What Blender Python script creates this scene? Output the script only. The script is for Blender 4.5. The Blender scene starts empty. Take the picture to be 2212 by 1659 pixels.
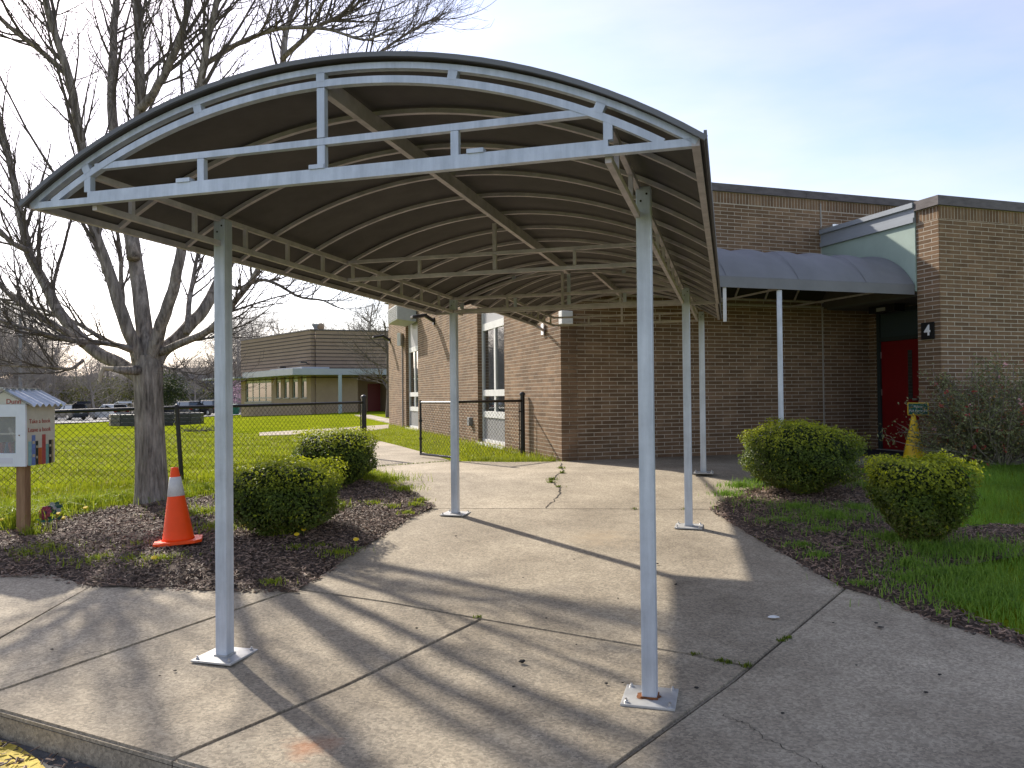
import bpy, bmesh, math, random
import numpy as np
from mathutils import Vector, Matrix, Euler
random.seed(7); rng = np.random.default_rng(7)
S = bpy.context.scene
COL = S.collection
# ------------------------------------------------------------------ camera
E = 1.57                       # camera height above the kerb-side pavement
F = 1661.0                     # focal length in units of a 2212 px wide picture
PITCH, ROLL = 0.0142, 0.0100
MROT = Matrix.Rotation(math.pi/2 + PITCH, 3, 'X') @ Matrix.Rotation(-ROLL, 3, 'Z')
cam = bpy.data.cameras.new('camera'); camo = bpy.data.objects.new('camera', cam); COL.objects.link(camo)
cam.sensor_width = 36.0; cam.lens = F/2212*36; cam.clip_start = 0.05; cam.clip_end = 2000
camo.matrix_world = Matrix.Translation((0, 0, E)) @ MROT.to_4x4()
S.camera = camo
# ------------------------------------------------------------------ sky, sun, exposure
SUN_AZ, SUN_EL = math.radians(-38.5), math.radians(34.5)     # azimuth from +Y towards +X
tosun = Vector((math.sin(SUN_AZ)*math.cos(SUN_EL), math.cos(SUN_AZ)*math.cos(SUN_EL), math.sin(SUN_EL)))
w = bpy.data.worlds.new('World'); S.world = w; w.use_nodes = True
nt = w.node_tree; nt.nodes.clear()
out = nt.nodes.new('ShaderNodeOutputWorld'); bg = nt.nodes.new('ShaderNodeBackground')
sky = nt.nodes.new('ShaderNodeTexSky'); sky.sky_type = 'NISHITA'; sky.sun_disc = False
sky.sun_elevation = SUN_EL; sky.sun_rotation = SUN_AZ
sky.air_density = 1.0; sky.dust_density = 1.0; sky.ozone_density = 1.8
tc = nt.nodes.new('ShaderNodeTexCoord'); mp = nt.nodes.new('ShaderNodeMapping')
mp.inputs['Scale'].default_value = (1.3, 2.2, 5.0); mp.inputs['Rotation'].default_value = (0.2, 0.3, 0.5)
nz = nt.nodes.new('ShaderNodeTexNoise'); nz.inputs['Scale'].default_value = 1.6; nz.inputs['Detail'].default_value = 7; nz.inputs['Roughness'].default_value = .55
cr = nt.nodes.new('ShaderNodeValToRGB'); cr.color_ramp.elements[0].position = .30; cr.color_ramp.elements[1].position = .75; cr.color_ramp.elements[0].color = (.08, .08, .08, 1)
cr.color_ramp.elements[1].color = (.62, .62, .62, 1)
mx = nt.nodes.new('ShaderNodeMixRGB'); mx.blend_type = 'MIX'
hs = nt.nodes.new('ShaderNodeHueSaturation'); hs.inputs['Saturation'].default_value = .15; hs.inputs['Value'].default_value = .95
L = nt.links.new
L(tc.outputs['Generated'], mp.inputs['Vector']); L(mp.outputs['Vector'], nz.inputs['Vector']); L(nz.outputs['Fac'], cr.inputs['Fac'])
L(sky.outputs['Color'], hs.inputs['Color']); L(cr.outputs['Color'], mx.inputs['Fac']); L(sky.outputs['Color'], mx.inputs['Color1']); L(hs.outputs['Color'], mx.inputs['Color2'])
tn = nt.nodes.new('ShaderNodeMixRGB'); tn.blend_type = 'MULTIPLY'; tn.inputs['Fac'].default_value = 1; tn.inputs['Color2'].default_value = (1.04, .955, .97, 1)
L(mx.outputs['Color'], tn.inputs['Color1']); L(tn.outputs['Color'], bg.inputs['Color']); bg.inputs['Strength'].default_value = 0.128
L(bg.outputs['Background'], out.inputs['Surface'])
sl = bpy.data.lights.new('sun', 'SUN'); sl.energy = 3.7; sl.angle = math.radians(1.0); sl.color = (1, .92, .80)
so = bpy.data.objects.new('sun', sl); COL.objects.link(so); so.rotation_euler = tosun.to_track_quat('Z', 'Y').to_euler(); so.location = (-20, 25, 30)
S.view_settings.view_transform = 'Standard'; S.view_settings.look = 'None'; S.view_settings.gamma = 1
S.view_settings.exposure = 1.0; S.view_settings.use_curve_mapping = False
S.cycles.max_bounces = 8; S.cycles.diffuse_bounces = 4; S.cycles.transparent_max_bounces = 8; S.cycles.use_denoising = True
S.cycles.caustics_reflective = False; S.cycles.caustics_refractive = False
# ------------------------------------------------------------------ ground shape and pixel helpers
def smooth(a, b, x):
    t = min(1, max(0, (x-a)/(b-a))); return t*t*(3-2*t)
GP = [(-60, -1.60), (4.2, -1.565), (8.1, -1.33), (11.0, -1.11), (4000, -1.11)]
def g(x, y):
    for (a, za), (b, zb) in zip(GP, GP[1:]):
        if y <= b: z = za + (zb-za)*(y-a)/(b-a); break
    z -= min(1.25, .04*max(0, -x-12))*smooth(15, 35, y)
    return z + E
def ray(u, v): return MROT @ Vector(((u-1106)/F, -(v-829.5)/F, -1))
def at(u, v, Y):
    d = ray(u, v); t = Y/d.y; return Vector((d.x*t, Y, E+d.z*t))
def G(u, v, dz=0):
    d = ray(u, v); lo, hi = .3, 260
    for _ in range(50):
        m = (lo+hi)/2; t = m/d.y
        if E+d.z*t > g(d.x*t, m)+dz: lo = m
        else: hi = m
    t = lo/d.y; return Vector((d.x*t, lo, E+d.z*t))
# building frame: s along the shaded wall, p out of it, z above camera
C0 = Vector((.817, 12.8)); YAW = math.radians(18.3); CY, SY = math.cos(YAW), math.sin(YAW)
def B(s, p, z): return Vector((C0.x+s*CY+p*SY, C0.y+s*SY-p*CY, E+z))
# canopy frame: a along the walkway, c across, z above camera
AY = math.radians(15.8); CA, SA = math.cos(AY), math.sin(AY)
def K(a, c, z): return Vector((a*SA+c*CA, a*CA-c*SA, E+z))
FLOOR = -1.11
# ------------------------------------------------------------------ object helpers
ORG = {}
def link(o, parent=None, kind=None, label=None, cat=None, group=None):
    COL.objects.link(o)
    if parent is not None: o.parent = parent; ORG[o.name] = ORG[parent.name].copy()
    else: ORG.setdefault(o.name, Vector((0, 0, 0)))
    if kind: o['kind'] = kind
    if label: o['label'] = label
    if cat: o['category'] = cat
    if group: o['group'] = group
    return o
def thing(name, label, cat, loc, group=None):
    o = bpy.data.objects.new(name, None); o.location = loc; o.empty_display_size = .2
    link(o, None, None, label, cat, group); ORG[o.name] = Vector(loc); return o
def fast(name, V, Fs, mat, parent=None, col=None, smooth_=False, **kw):
    """V (n,3) world; Fs list of (m,k) index arrays"""
    V = np.asarray(V, dtype=np.float64)
    if parent is not None: V = V - np.array(ORG[parent.name])
    if not isinstance(Fs, list): Fs = [Fs]
    me = bpy.data.meshes.new(name); me.vertices.add(len(V)); me.vertices.foreach_set('co', V.astype(np.float32).ravel())
    idx = np.concatenate([f.ravel() for f in Fs]); starts = []; c = 0
    for f in Fs: starts.append(c+np.arange(len(f))*f.shape[1]); c += f.size
    me.loops.add(len(idx)); me.loops.foreach_set('vertex_index', idx.astype(np.int32))
    st = np.concatenate(starts).astype(np.int32); me.polygons.add(len(st)); me.polygons.foreach_set('loop_start', st)
    if col is not None:
        at_ = me.color_attributes.new('Col', 'FLOAT_COLOR', 'POINT')
        c4 = np.ones((len(V), 4), np.float32); c4[:, :3] = col; at_.data.foreach_set('color', c4.ravel())
    me.update(calc_edges=True); me.validate()
    me.polygons.foreach_set('use_smooth', np.full(len(st), bool(smooth_)))
    if mat: me.materials.append(mat)
    return link(bpy.data.objects.new(name, me), parent, **kw)
class MB:
    def __init__(s): s.v = []; s.f = []
    def add(s, vs, fs):
        n = len(s.v); s.v += [Vector(x) for x in vs]; s.f += [tuple(i+n for i in f) for f in fs]; return s
    def hexa(s, p): return s.add(p, [(0, 3, 2, 1), (4, 5, 6, 7), (0, 1, 5, 4), (1, 2, 6, 5), (2, 3, 7, 6), (3, 0, 4, 7)])
    def box(s, c, x, y, z):   # centre + half axis vectors
        c, x, y, z = map(Vector, (c, x, y, z))
        return s.hexa([c-x-y-z, c+x-y-z, c+x+y-z, c-x+y-z, c-x-y+z, c+x-y+z, c+x+y+z, c-x+y+z])
    def beam(s, p, q, w, h, up=(0, 0, 1)):
        p, q, up = Vector(p), Vector(q), Vector(up); d = (q-p).normalized(); sd = d.cross(up)
        if sd.length < 1e-4: sd = d.cross(Vector((SA, CA, 0)))
        sd.normalize(); u2 = sd.cross(d)
        return s.box((p+q)/2, d*((q-p).length/2), sd*w/2, u2*h/2)
    def sweep(s, pts, side, w, h):     # rectangular section along a planar path
        side = Vector(side).normalized(); n = len(pts); rings = []
        for i, p in enumerate(pts):
            t = (pts[min(i+1, n-1)]-pts[max(i-1, 0)]).normalized(); nn = side.cross(t).normalized()
            rings.append([p+side*w/2-nn*h/2, p+side*w/2+nn*h/2, p-side*w/2+nn*h/2, p-side*w/2-nn*h/2])
        vs = [v for r in rings for v in r]; fs = []
        for i in range(n-1):
            for k in range(4): fs.append((i*4+k, i*4+(k+1) % 4, i*4+4+(k+1) % 4, i*4+4+k))
        fs += [(3, 2, 1, 0), tuple(range(n*4-4, n*4))]
        return s.add(vs, fs)
    def tube(s, pts, rad, k=8, cap=True):
        n = len(pts); pts = [Vector(p) for p in pts]; rad = rad if isinstance(rad, (list, tuple)) else [rad]*n; base = len(s.v)
        ref = None; vs = []; fs = []
        for i, p in enumerate(pts):
            t = (pts[min(i+1, n-1)]-pts[max(i-1, 0)])
            t = t.normalized() if t.length > 1e-9 else Vector((0, 0, 1))
            if ref is None: ref = t.orthogonal().normalized()
            ref = (ref-t*ref.dot(t)); ref = ref.normalized() if ref.length > 1e-5 else t.orthogonal().normalized()
            b = t.cross(ref)
            for j in range(k):
                a = 2*math.pi*j/k; vs.append(p+(ref*math.cos(a)+b*math.sin(a))*rad[i])
        for i in range(n-1):
            for j in range(k): fs.append((i*k+j, i*k+(j+1) % k, i*k+k+(j+1) % k, i*k+k+j))
        if cap: fs += [tuple(range(k-1, -1, -1)), tuple(range(n*k-k, n*k))]
        return s.add(vs, fs)
    def lathe(s, c, prof, k=24, axis=(0, 0, 1)):
        ax = Vector(axis).normalized(); a = ax.orthogonal().normalized(); b = ax.cross(a); vs = []; fs = []; n = len(prof)
        for r, z in prof:
            for j in range(k):
                t = 2*math.pi*j/k; vs.append(Vector(c)+ax*z+(a*math.cos(t)+b*math.sin(t))*r)
        for i in range(n-1):
            for j in range(k): fs.append((i*k+j, i*k+(j+1) % k, i*k+k+(j+1) % k, i*k+k+j))
        fs += [tuple(range(k-1, -1, -1)), tuple(range(n*k-k, n*k))]
        return s.add(vs, fs)
    def prism(s, pts, ext):    # polygon extruded by a vector
        n = len(pts); e = Vector(ext); pts = [Vector(p) for p in pts]
        return s.add(pts+[p+e for p in pts], [tuple(range(n-1, -1, -1)), tuple(range(n, 2*n))]+[(i, (i+1) % n, n+(i+1) % n, n+i) for i in range(n)])
    def build(s, name, mat, parent=None, sm=False, bevel=0, **kw):
        o = ORG[parent.name] if parent is not None else Vector((0, 0, 0))
        me = bpy.data.meshes.new(name); me.from_pydata([v-o for v in s.v], [], s.f)
        bm = bmesh.new(); bm.from_mesh(me); bmesh.ops.recalc_face_normals(bm, faces=bm.faces)
        if bevel: bmesh.ops.bevel(bm, geom=[e for e in bm.edges if len(e.link_faces) == 2 and e.calc_face_angle(0) > .5], offset=bevel, segments=2, affect='EDGES', profile=.6)
        bm.to_mesh(me); bm.free()
        if sm: me.polygons.foreach_set('use_smooth', [True]*len(me.polygons))
        me.materials.append(mat); me.update()
        return link(bpy.data.objects.new(name, me), parent, **kw)
def text_part(txt, size, origin, right, up, mat, parent, name='lettering', depth=.002, bold=0, align='CENTER'):
    cu = bpy.data.curves.new(name, 'FONT'); cu.body = txt; cu.size = size; cu.extrude = depth; cu.offset = bold; cu.align_x = align; cu.align_y = 'CENTER'; cu.resolution_u = 3
    tmp = bpy.data.objects.new('t', cu); COL.objects.link(tmp)
    dg = bpy.context.evaluated_depsgraph_get(); me = bpy.data.meshes.new_from_object(tmp.evaluated_get(dg)); bpy.data.objects.remove(tmp)
    r, u2 = Vector(right).normalized(), Vector(up).normalized(); n = r.cross(u2); o = Vector(origin)-ORG[parent.name]
    me.transform(Matrix(((r.x, u2.x, n.x, o.x), (r.y, u2.y, n.y, o.y), (r.z, u2.z, n.z, o.z), (0, 0, 0, 1))))
    me.materials.clear(); me.materials.append(mat); me.name = name
    return link(bpy.data.objects.new(name, me), parent, kind='stuff' if len(txt) > 1 else None)
# ------------------------------------------------------------------ materials
def mat(name, col, rough=.6, metal=0, var=.0, scale=4, var2=None, bump=0, bscale=60, spec=.4, coords='Object', stretch=(1, 1, 1), island=0, detail=6, coat=0, big=0, bigscale=.8):
    m = bpy.data.materials.new(name); m.use_nodes = True; n = m.node_tree; b = n.nodes['Principled BSDF']; lk = n.links.new
    b.inputs['Roughness'].default_value = rough; b.inputs['Metallic'].default_value = metal; b.inputs['Specular IOR Level'].default_value = spec
    b.inputs['Coat Weight'].default_value = coat
    b.inputs['Base Color'].default_value = (*col, 1)
    tcn = n.nodes.new('ShaderNodeTexCoord'); mpn = n.nodes.new('ShaderNodeMapping'); mpn.inputs['Scale'].default_value = stretch
    lk(tcn.outputs[coords], mpn.inputs['Vector']); cs = None
    if var or var2:
        no = n.nodes.new('ShaderNodeTexNoise'); no.inputs['Scale'].default_value = scale; no.inputs['Detail'].default_value = detail; no.inputs['Roughness'].default_value = .65
        lk(mpn.outputs[0], no.inputs['Vector'])
        r = n.nodes.new('ShaderNodeValToRGB'); r.color_ramp.elements[0].position = .32; r.color_ramp.elements[1].position = .68
        c2 = var2 if var2 else tuple(min(1, c*(1+var)) for c in col); c1 = col if var2 else tuple(c*(1-var) for c in col)
        r.color_ramp.elements[0].color = (*c1, 1); r.color_ramp.elements[1].color = (*c2, 1)
        lk(no.outputs['Fac'], r.inputs['Fac']); cs = r.outputs['Color']
    if island:
        ge = n.nodes.new('ShaderNodeNewGeometry'); oi = n.nodes.new('ShaderNodeObjectInfo'); ad = n.nodes.new('ShaderNodeMath'); ad.operation = 'ADD'
        fr = n.nodes.new('ShaderNodeMath'); fr.operation = 'FRACT'; lk(ge.outputs['Random Per Island'], ad.inputs[0]); lk(oi.outputs['Random'], ad.inputs[1]); lk(ad.outputs[0], fr.inputs[0])
        mr = n.nodes.new('ShaderNodeMapRange'); mr.inputs['To Min'].default_value = 1-island; mr.inputs['To Max'].default_value = 1+island; lk(fr.outputs[0], mr.inputs['Value'])
        mm = n.nodes.new('ShaderNodeMixRGB'); mm.blend_type = 'MULTIPLY'; mm.inputs['Fac'].default_value = 1
        if cs: lk(cs, mm.inputs['Color1'])
        else: mm.inputs['Color1'].default_value = (*col, 1)
        lk(mr.outputs[0], mm.inputs['Color2']); cs = mm.outputs['Color']
    if big:
        bz_ = n.nodes.new('ShaderNodeTexNoise'); bz_.inputs['Scale'].default_value = bigscale; bz_.inputs['Detail'].default_value = 7; bz_.inputs['Roughness'].default_value = .7; lk(tcn.outputs[coords], bz_.inputs['Vector'])
        br_ = n.nodes.new('ShaderNodeMapRange'); br_.inputs['From Min'].default_value = .3; br_.inputs['From Max'].default_value = .7; br_.inputs['To Min'].default_value = 1-big; br_.inputs['To Max'].default_value = 1+big*.7; lk(bz_.outputs['Fac'], br_.inputs['Value'])
        bm_ = n.nodes.new('ShaderNodeMixRGB'); bm_.blend_type = 'MULTIPLY'; bm_.inputs['Fac'].default_value = 1
        if cs: lk(cs, bm_.inputs['Color1'])
        else: bm_.inputs['Color1'].default_value = (*col, 1)
        lk(br_.outputs[0], bm_.inputs['Color2']); cs = bm_.outputs['Color']
    if cs: lk(cs, b.inputs['Base Color'])
    if bump:
        bn = n.nodes.new('ShaderNodeTexNoise'); bn.inputs['Scale'].default_value = bscale; bn.inputs['Detail'].default_value = 5; lk(mpn.outputs[0], bn.inputs['Vector'])
        bp = n.nodes.new('ShaderNodeBump'); bp.inputs['Strength'].default_value = bump; bp.inputs['Distance'].default_value = .01
        lk(bn.outputs['Fac'], bp.inputs['Height']); lk(bp.outputs['Normal'], b.inputs['Normal'])
    return m
def leafmat(name, rough=.5, trans=.35, gain=1.0, spec=.35):
    m = bpy.data.materials.new(name); m.use_nodes = True; n = m.node_tree; lk = n.links.new; b = n.nodes['Principled BSDF']; o = n.nodes['Material Output']
    a = n.nodes.new('ShaderNodeVertexColor'); a.layer_name = 'Col'; t = n.nodes.new('ShaderNodeBsdfTranslucent'); ms = n.nodes.new('ShaderNodeMixShader'); ms.inputs[0].default_value = trans
    b.inputs['Roughness'].default_value = rough; b.inputs['Specular IOR Level'].default_value = spec
    lk(a.outputs['Color'], b.inputs['Base Color']); lk(a.outputs['Color'], t.inputs['Color']); lk(b.outputs[0], ms.inputs[1]); lk(t.outputs[0], ms.inputs[2]); lk(ms.outputs[0], o.inputs['Surface'])
    return m
m_steel = mat('galvanised_steel', (.44, .485, .55), .40, .25, var2=(.62, .665, .74), scale=2.2, big=.18, bigscale=3, stretch=(9, 9, .7), bump=.08, bscale=25)
m_steel2 = mat('steel_tube', (.50, .455, .465), .45, .2, var=.22, scale=8, bump=.05)
m_plate = mat('steel_plate', (.42, .42, .41), .5, .4, var2=(.56, .56, .55), scale=14, bump=.1)
m_rust = mat('rust', (.20, .075, .025), .8, var=.4, scale=40)
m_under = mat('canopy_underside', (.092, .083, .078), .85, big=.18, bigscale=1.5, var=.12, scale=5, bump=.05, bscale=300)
m_fabric = mat('grey_canvas', (.175, .178, .192), .6, big=.12, var=.06, scale=3, bump=.05, bscale=400, spec=.3)
m_black = mat('black_vinyl', (.012, .012, .013), .35, var=.3, scale=10)
m_dark = mat('dark_void', (.012, .012, .014), .7)  # near-black colour standing in for the shade inside hollows
m_mortar = mat('mortar', (.45, .395, .315), .95, var=.18, scale=9, bump=.05, bscale=80)
m_brick = mat('brown_brick', (.150, .090, .052), .88, big=.22, bigscale=.7, var2=(.240, .155, .093), scale=2.2, bump=.15, bscale=130, island=.22, spec=.2)
m_coping = mat('bronze_coping', (.06, .05, .05), .5, .2, var2=(.12, .105, .105), scale=5, stretch=(1, 1, 3), bump=.05)
m_white = mat('white_frame', (.62, .62, .60), .5, var=.08, scale=6)
m_panelgrey = mat('grey_panel', (.22, .22, .225), .5, var=.1, scale=3)
m_fascia = mat('pale_grey_fascia', (.30, .33, .37), .45, .1, var=.05, scale=2)
m_green = mat('pale_green_panel', (.33, .42, .37), .6, var=.12, scale=1.4)
m_glass = mat('window_glass', (.022, .028, .031), .03, 0, spec=1.0, coat=1.0)
m_red = mat('red_door_paint', (.22, .006, .008), .45, var=.08, scale=3)
m_frame = mat('dark_green_frame', (.035, .05, .05), .5)
m_soffit = mat('soffit', (.10, .10, .10), .8, var=.1, scale=2)
m_silver = mat('chrome', (.6, .6, .6), .3, .9)
m_bark = mat('bark', (.10, .087, .076), .9, big=.3, bigscale=1.2, var2=(.44, .39, .345), scale=9, stretch=(2.6, 2.6, .38), bump=1.0, bscale=16, spec=.15)
m_twig = mat('twig', (.115, .098, .085), .8, var=.3, scale=10, spec=.2)
m_fartwig = mat('hazed_branch', (.29, .26, .235), .9, var=.25, scale=2, spec=.1)  # branch colour paled to carry the haze of distance
[setattr(x.inputs['Distance'],'default_value',.04) for x in m_bark.node_tree.nodes if x.type=='BUMP']
m_leaf = leafmat('leaf', .5, .42); m_grass = leafmat('grass_blade', .55, .45)
m_chip = mat('wood_chip', (.130, .076, .050), .7, big=.35, bigscale=1.6, island=.85, var2=(.255, .180, .130), scale=30, spec=.45)
m_soil = mat('mulch_soil', (.055, .036, .025), .9, var2=(.115, .080, .058), scale=25, bump=1.0, bscale=55)
m_orange = mat('orange_plastic', (.95, .080, .006), .5, var=.05, scale=8, spec=.3)
m_refl = mat('white_collar', (.62, .60, .58), .45, var=.12, scale=18)
m_yellow = mat('yellow_plastic', (.80, .52, .012), .4, var=.1, scale=6, spec=.5)
m_asphalt = mat('asphalt', (.09, .09, .09), .9, var=.3, scale=30, bump=.5, bscale=120)
m_lot = mat('far_asphalt', (.24, .235, .225), .9, var=.12, scale=.6)
m_ypaint = mat('yellow_paint', (.55, .42, .06), .8, var=.3, scale=25)
# ------------------------------------------------------------------ ground
def concrete_mat():
    m = mat('worn_concrete', (.315, .275, .215), .85, var2=(.44, .395, .32), scale=1.1, detail=9, spec=.3, island=.07)
    n = m.node_tree; lk = n.links.new; b = n.nodes['Principled BSDF']; tcn = [x for x in n.nodes if x.type == 'TEX_COORD'][0]
    base = b.inputs['Base Color'].links[0].from_socket
    def noise(sc, det=3, rgh=.6):
        x = n.nodes.new('ShaderNodeTexNoise'); x.inputs['Scale'].default_value = sc; x.inputs['Detail'].default_value = det; x.inputs['Roughness'].default_value = rgh; lk(tcn.outputs['Object'], x.inputs['Vector']); return x
    def ramp(src, p0, p1, c0, c1):
        r = n.nodes.new('ShaderNodeValToRGB'); r.color_ramp.elements[0].position = p0; r.color_ramp.elements[1].position = p1; r.color_ramp.elements[0].color = (*c0, 1); r.color_ramp.elements[1].color = (*c1, 1); lk(src, r.inputs['Fac']); return r.outputs['Color']
    def mul(a, c, f=1.0, mode='MULTIPLY'):
        x = n.nodes.new('ShaderNodeMixRGB'); x.blend_type = mode; x.inputs['Fac'].default_value = f; lk(a, x.inputs['Color1']); lk(c, x.inputs['Color2']); return x.outputs['Color']
    vo = n.nodes.new('ShaderNodeTexVoronoi'); vo.inputs['Scale'].default_value = 75; lk(tcn.outputs['Object'], vo.inputs['Vector'])
    sp = n.nodes.new('ShaderNodeSeparateColor'); lk(vo.outputs['Color'], sp.inputs[0])
    c = mul(base, ramp(sp.outputs[0], 0, 1, (.72, .71, .69), (1.30, 1.28, 1.24)))
    c = mul(c, ramp(noise(240, 2).outputs['Fac'], .3, .7, (.74, .73, .72), (1.2, 1.2, 1.2)))
    c = mul(c, ramp(noise(.55, 6).outputs['Fac'], .35, .7, (.80, .79, .77), (1.08, 1.06, 1.02)))
    c = mul(c, ramp(noise(7, 4).outputs['Fac'], .3, .75, (.90, .89, .88), (1.06, 1.06, 1.06)))
    # rust stain and brown wear on the slab, each with its own shape
    for (u, v, rad, cc) in ((672, 1612, .15, (.42, .16, .06)), (1290, 1160, .42, (.40, .31, .20))):
        P = G(u, v); mp2 = n.nodes.new('ShaderNodeMapping'); mp2.inputs['Location'].default_value = (-P.x, -P.y, -P.z); lk(tcn.outputs['Object'], mp2.inputs['Vector'])
        ln = n.nodes.new('ShaderNodeVectorMath'); ln.operation = 'LENGTH'; lk(mp2.outputs[0], ln.inputs[0])
        no = noise(9, 6); ad = n.nodes.new('ShaderNodeMath'); ad.operation = 'MULTIPLY_ADD'; ad.inputs[1].default_value = rad*2.2; lk(no.outputs['Fac'], ad.inputs[0]); lk(ln.outputs['Value'], ad.inputs[2])
        mr = n.nodes.new('ShaderNodeMapRange'); mr.inputs['From Min'].default_value = rad*1.0; mr.inputs['From Max'].default_value = rad*2.1; mr.inputs['To Min'].default_value = .55; mr.inputs['To Max'].default_value = 0; lk(ad.outputs[0], mr.inputs['Value'])
        x = n.nodes.new('ShaderNodeMixRGB'); lk(mr.outputs[0], x.inputs['Fac']); lk(c, x.inputs['Color1']); x.inputs['Color2'].default_value = (*cc, 1); c = x.outputs['Color']
    lk(c, b.inputs['Base Color'])
    bp = n.nodes.new('ShaderNodeBump'); bp.inputs['Strength'].default_value = .35; bp.inputs['Distance'].default_value = .006
    lk(noise(110, 4, .7).outputs['Fac'], bp.inputs['Height']); lk(bp.outputs['Normal'], b.inputs['Normal'])
    return m
def lawn_mat():
    m = mat('lawn', (.175, .225, .012), 1.0, var2=(.265, .300, .020), scale=.5, detail=8, spec=0)
    n = m.node_tree; lk = n.links.new; b = n.nodes['Principled BSDF']; tcn = [x for x in n.nodes if x.type == 'TEX_COORD'][0]
    base = b.inputs['Base Color'].links[0].from_socket
    no = n.nodes.new('ShaderNodeTexNoise'); no.inputs['Scale'].default_value = 2.2; no.inputs['Detail'].default_value = 10; no.inputs['Roughness'].default_value = .75
    mpn = n.nodes.new('ShaderNodeMapping'); mpn.inputs['Scale'].default_value = (1, .6, 1); mpn.inputs['Rotation'].default_value = (0, 0, .35); lk(tcn.outputs['Object'], mpn.inputs['Vector']); lk(mpn.outputs[0], no.inputs['Vector'])
    r = n.nodes.new('ShaderNodeValToRGB'); r.color_ramp.elements[0].position = .3; r.color_ramp.elements[1].position = .72; r.color_ramp.elements[0].color = (.45, .52, .45, 1); r.color_ramp.elements[1].color = (1.35, 1.25, 1.1, 1); lk(no.outputs['Fac'], r.inputs['Fac'])
    x = n.nodes.new('ShaderNodeMixRGB'); x.blend_type = 'MULTIPLY'; x.inputs['Fac'].default_value = 1; lk(base, x.inputs['Color1']); lk(r.outputs['Color'], x.inputs['Color2']); lk(x.outputs['Color'], b.inputs['Base Color'])
    n2 = n.nodes.new('ShaderNodeTexNoise'); n2.inputs['Scale'].default_value = 14; n2.inputs['Detail'].default_value = 8; lk(tcn.outputs['Object'], n2.inputs['Vector'])
    bp = n.nodes.new('ShaderNodeBump'); bp.inputs['Strength'].default_value = 1; bp.inputs['Distance'].default_value = .08; lk(n2.outputs['Fac'], bp.inputs['Height']); lk(bp.outputs['Normal'], b.inputs['Normal'])
    return m
m_conc = concrete_mat(); m_lawn = lawn_mat()
m_dirt = mat('joint_dirt', (.035, .028, .02), .95, var=.4, scale=20)
# kerb line in the world (left of it, towards the camera, lies the road)
ka, kb = G(0, 1535), G(370, 1640); kd = (kb-ka); kd.z = 0; kd.normalize(); kn = Vector((kd.y, -kd.x, 0))
if kn.dot(Vector((0, 0, 0))-ka) < 0: kn = -kn
def roadside(x, y): return (Vector((x, y, 0))-Vector((ka.x, ka.y, 0))).dot(kn)
xs = np.unique(np.concatenate([np.linspace(-14, 14, 57), -np.geomspace(14, 420, 34), np.geomspace(14, 420, 30)]))
ys = np.unique(np.concatenate([np.linspace(-3, 20, 47), [4.2, 8.1], np.geomspace(20, 480, 46), -np.geomspace(3, 60, 8)]))
V = np.array([(x, y, g(x, y)-(.05 if roadside(x, y) < -.3 else .30)) for y in ys for x in xs]); nx = len(xs)
Fq = np.array([(j*nx+i, j*nx+i+1, (j+1)*nx+i+1, (j+1)*nx+i) for j in range(len(ys)-1) for i in range(nx-1)])
fast('lawn', V, Fq, m_lawn, kind='structure', smooth_=True)
def shrink(P, d):
    n = len(P); A = sum(P[i].x*P[(i+1) % n].y-P[(i+1) % n].x*P[i].y for i in range(n)); sg = 1 if A > 0 else -1; R = []
    for i in range(n):
        e1 = (P[i]-P[i-1]).normalized(); e2 = (P[(i+1) % n]-P[i]).normalized(); n1 = Vector((-e1.y, e1.x))*sg; n2 = Vector((-e2.y, e2.x))*sg; b = n1+n2
        if b.length < .2: b = n1
        b = b/max(.35, b.length_squared)*2
        R.append(P[i]+b*d)
    return R
def sheet(poly, dz=0, thick=0, step=None, inset=0, zf=None, jag=0):
    """polygon in plan, cut at the ground's creases (and on a grid when step is given) and draped on g"""
    P = [Vector((p[0], p[1])) for p in poly]
    if jag:
        Q = []
        for i, p in enumerate(P):
            q = P[(i+1) % len(P)]; k = max(1, int((q-p).length/.12))
            for j in range(k):
                r = p.lerp(q, j/k); Q.append(r+Vector((random.uniform(-jag, jag), random.uniform(-jag, jag))) if j else r)
        P = Q
    if inset: P = shrink(P, inset)
    bm = bmesh.new(); f = bm.faces.new([bm.verts.new((p.x, p.y, 0)) for p in P])
    cuts = [((0, y, 0), (0, 1, 0)) for y in (4.2, 8.1, 11.0)]
    if step:
        x0, x1 = min(p.x for p in P), max(p.x for p in P); y0, y1 = min(p.y for p in P), max(p.y for p in P)
        cuts += [((x, 0, 0), (1, 0, 0)) for x in np.arange(x0+step*.37, x1, step)]+[((0, y, 0), (0, 1, 0)) for y in np.arange(y0+step*.41, y1, step)]
    for co, no in cuts: bmesh.ops.bisect_plane(bm, geom=bm.verts[:]+bm.edges[:]+bm.faces[:], plane_co=co, plane_no=no, dist=1e-5)
    for v in bm.verts: v.co.z = (zf(v.co.x, v.co.y) if zf else g(v.co.x, v.co.y))+dz
    if thick:
        top = bm.faces[:]; r = bmesh.ops.extrude_face_region(bm, geom=top)
        for v in [e for e in r['geom'] if isinstance(e, bmesh.types.BMVert)]: v.co.z -= thick
    bmesh.ops.recalc_face_normals(bm, faces=bm.faces)
    if thick:
        if sum(f.normal.z*f.calc_area() for f in bm.faces if f.calc_center_median().z > 0 and abs(f.normal.z) > .9) < -1e9: pass
    elif sum(f.normal.z for f in bm.faces) < 0: bmesh.ops.reverse_faces(bm, faces=bm.faces)
    return bm
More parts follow.
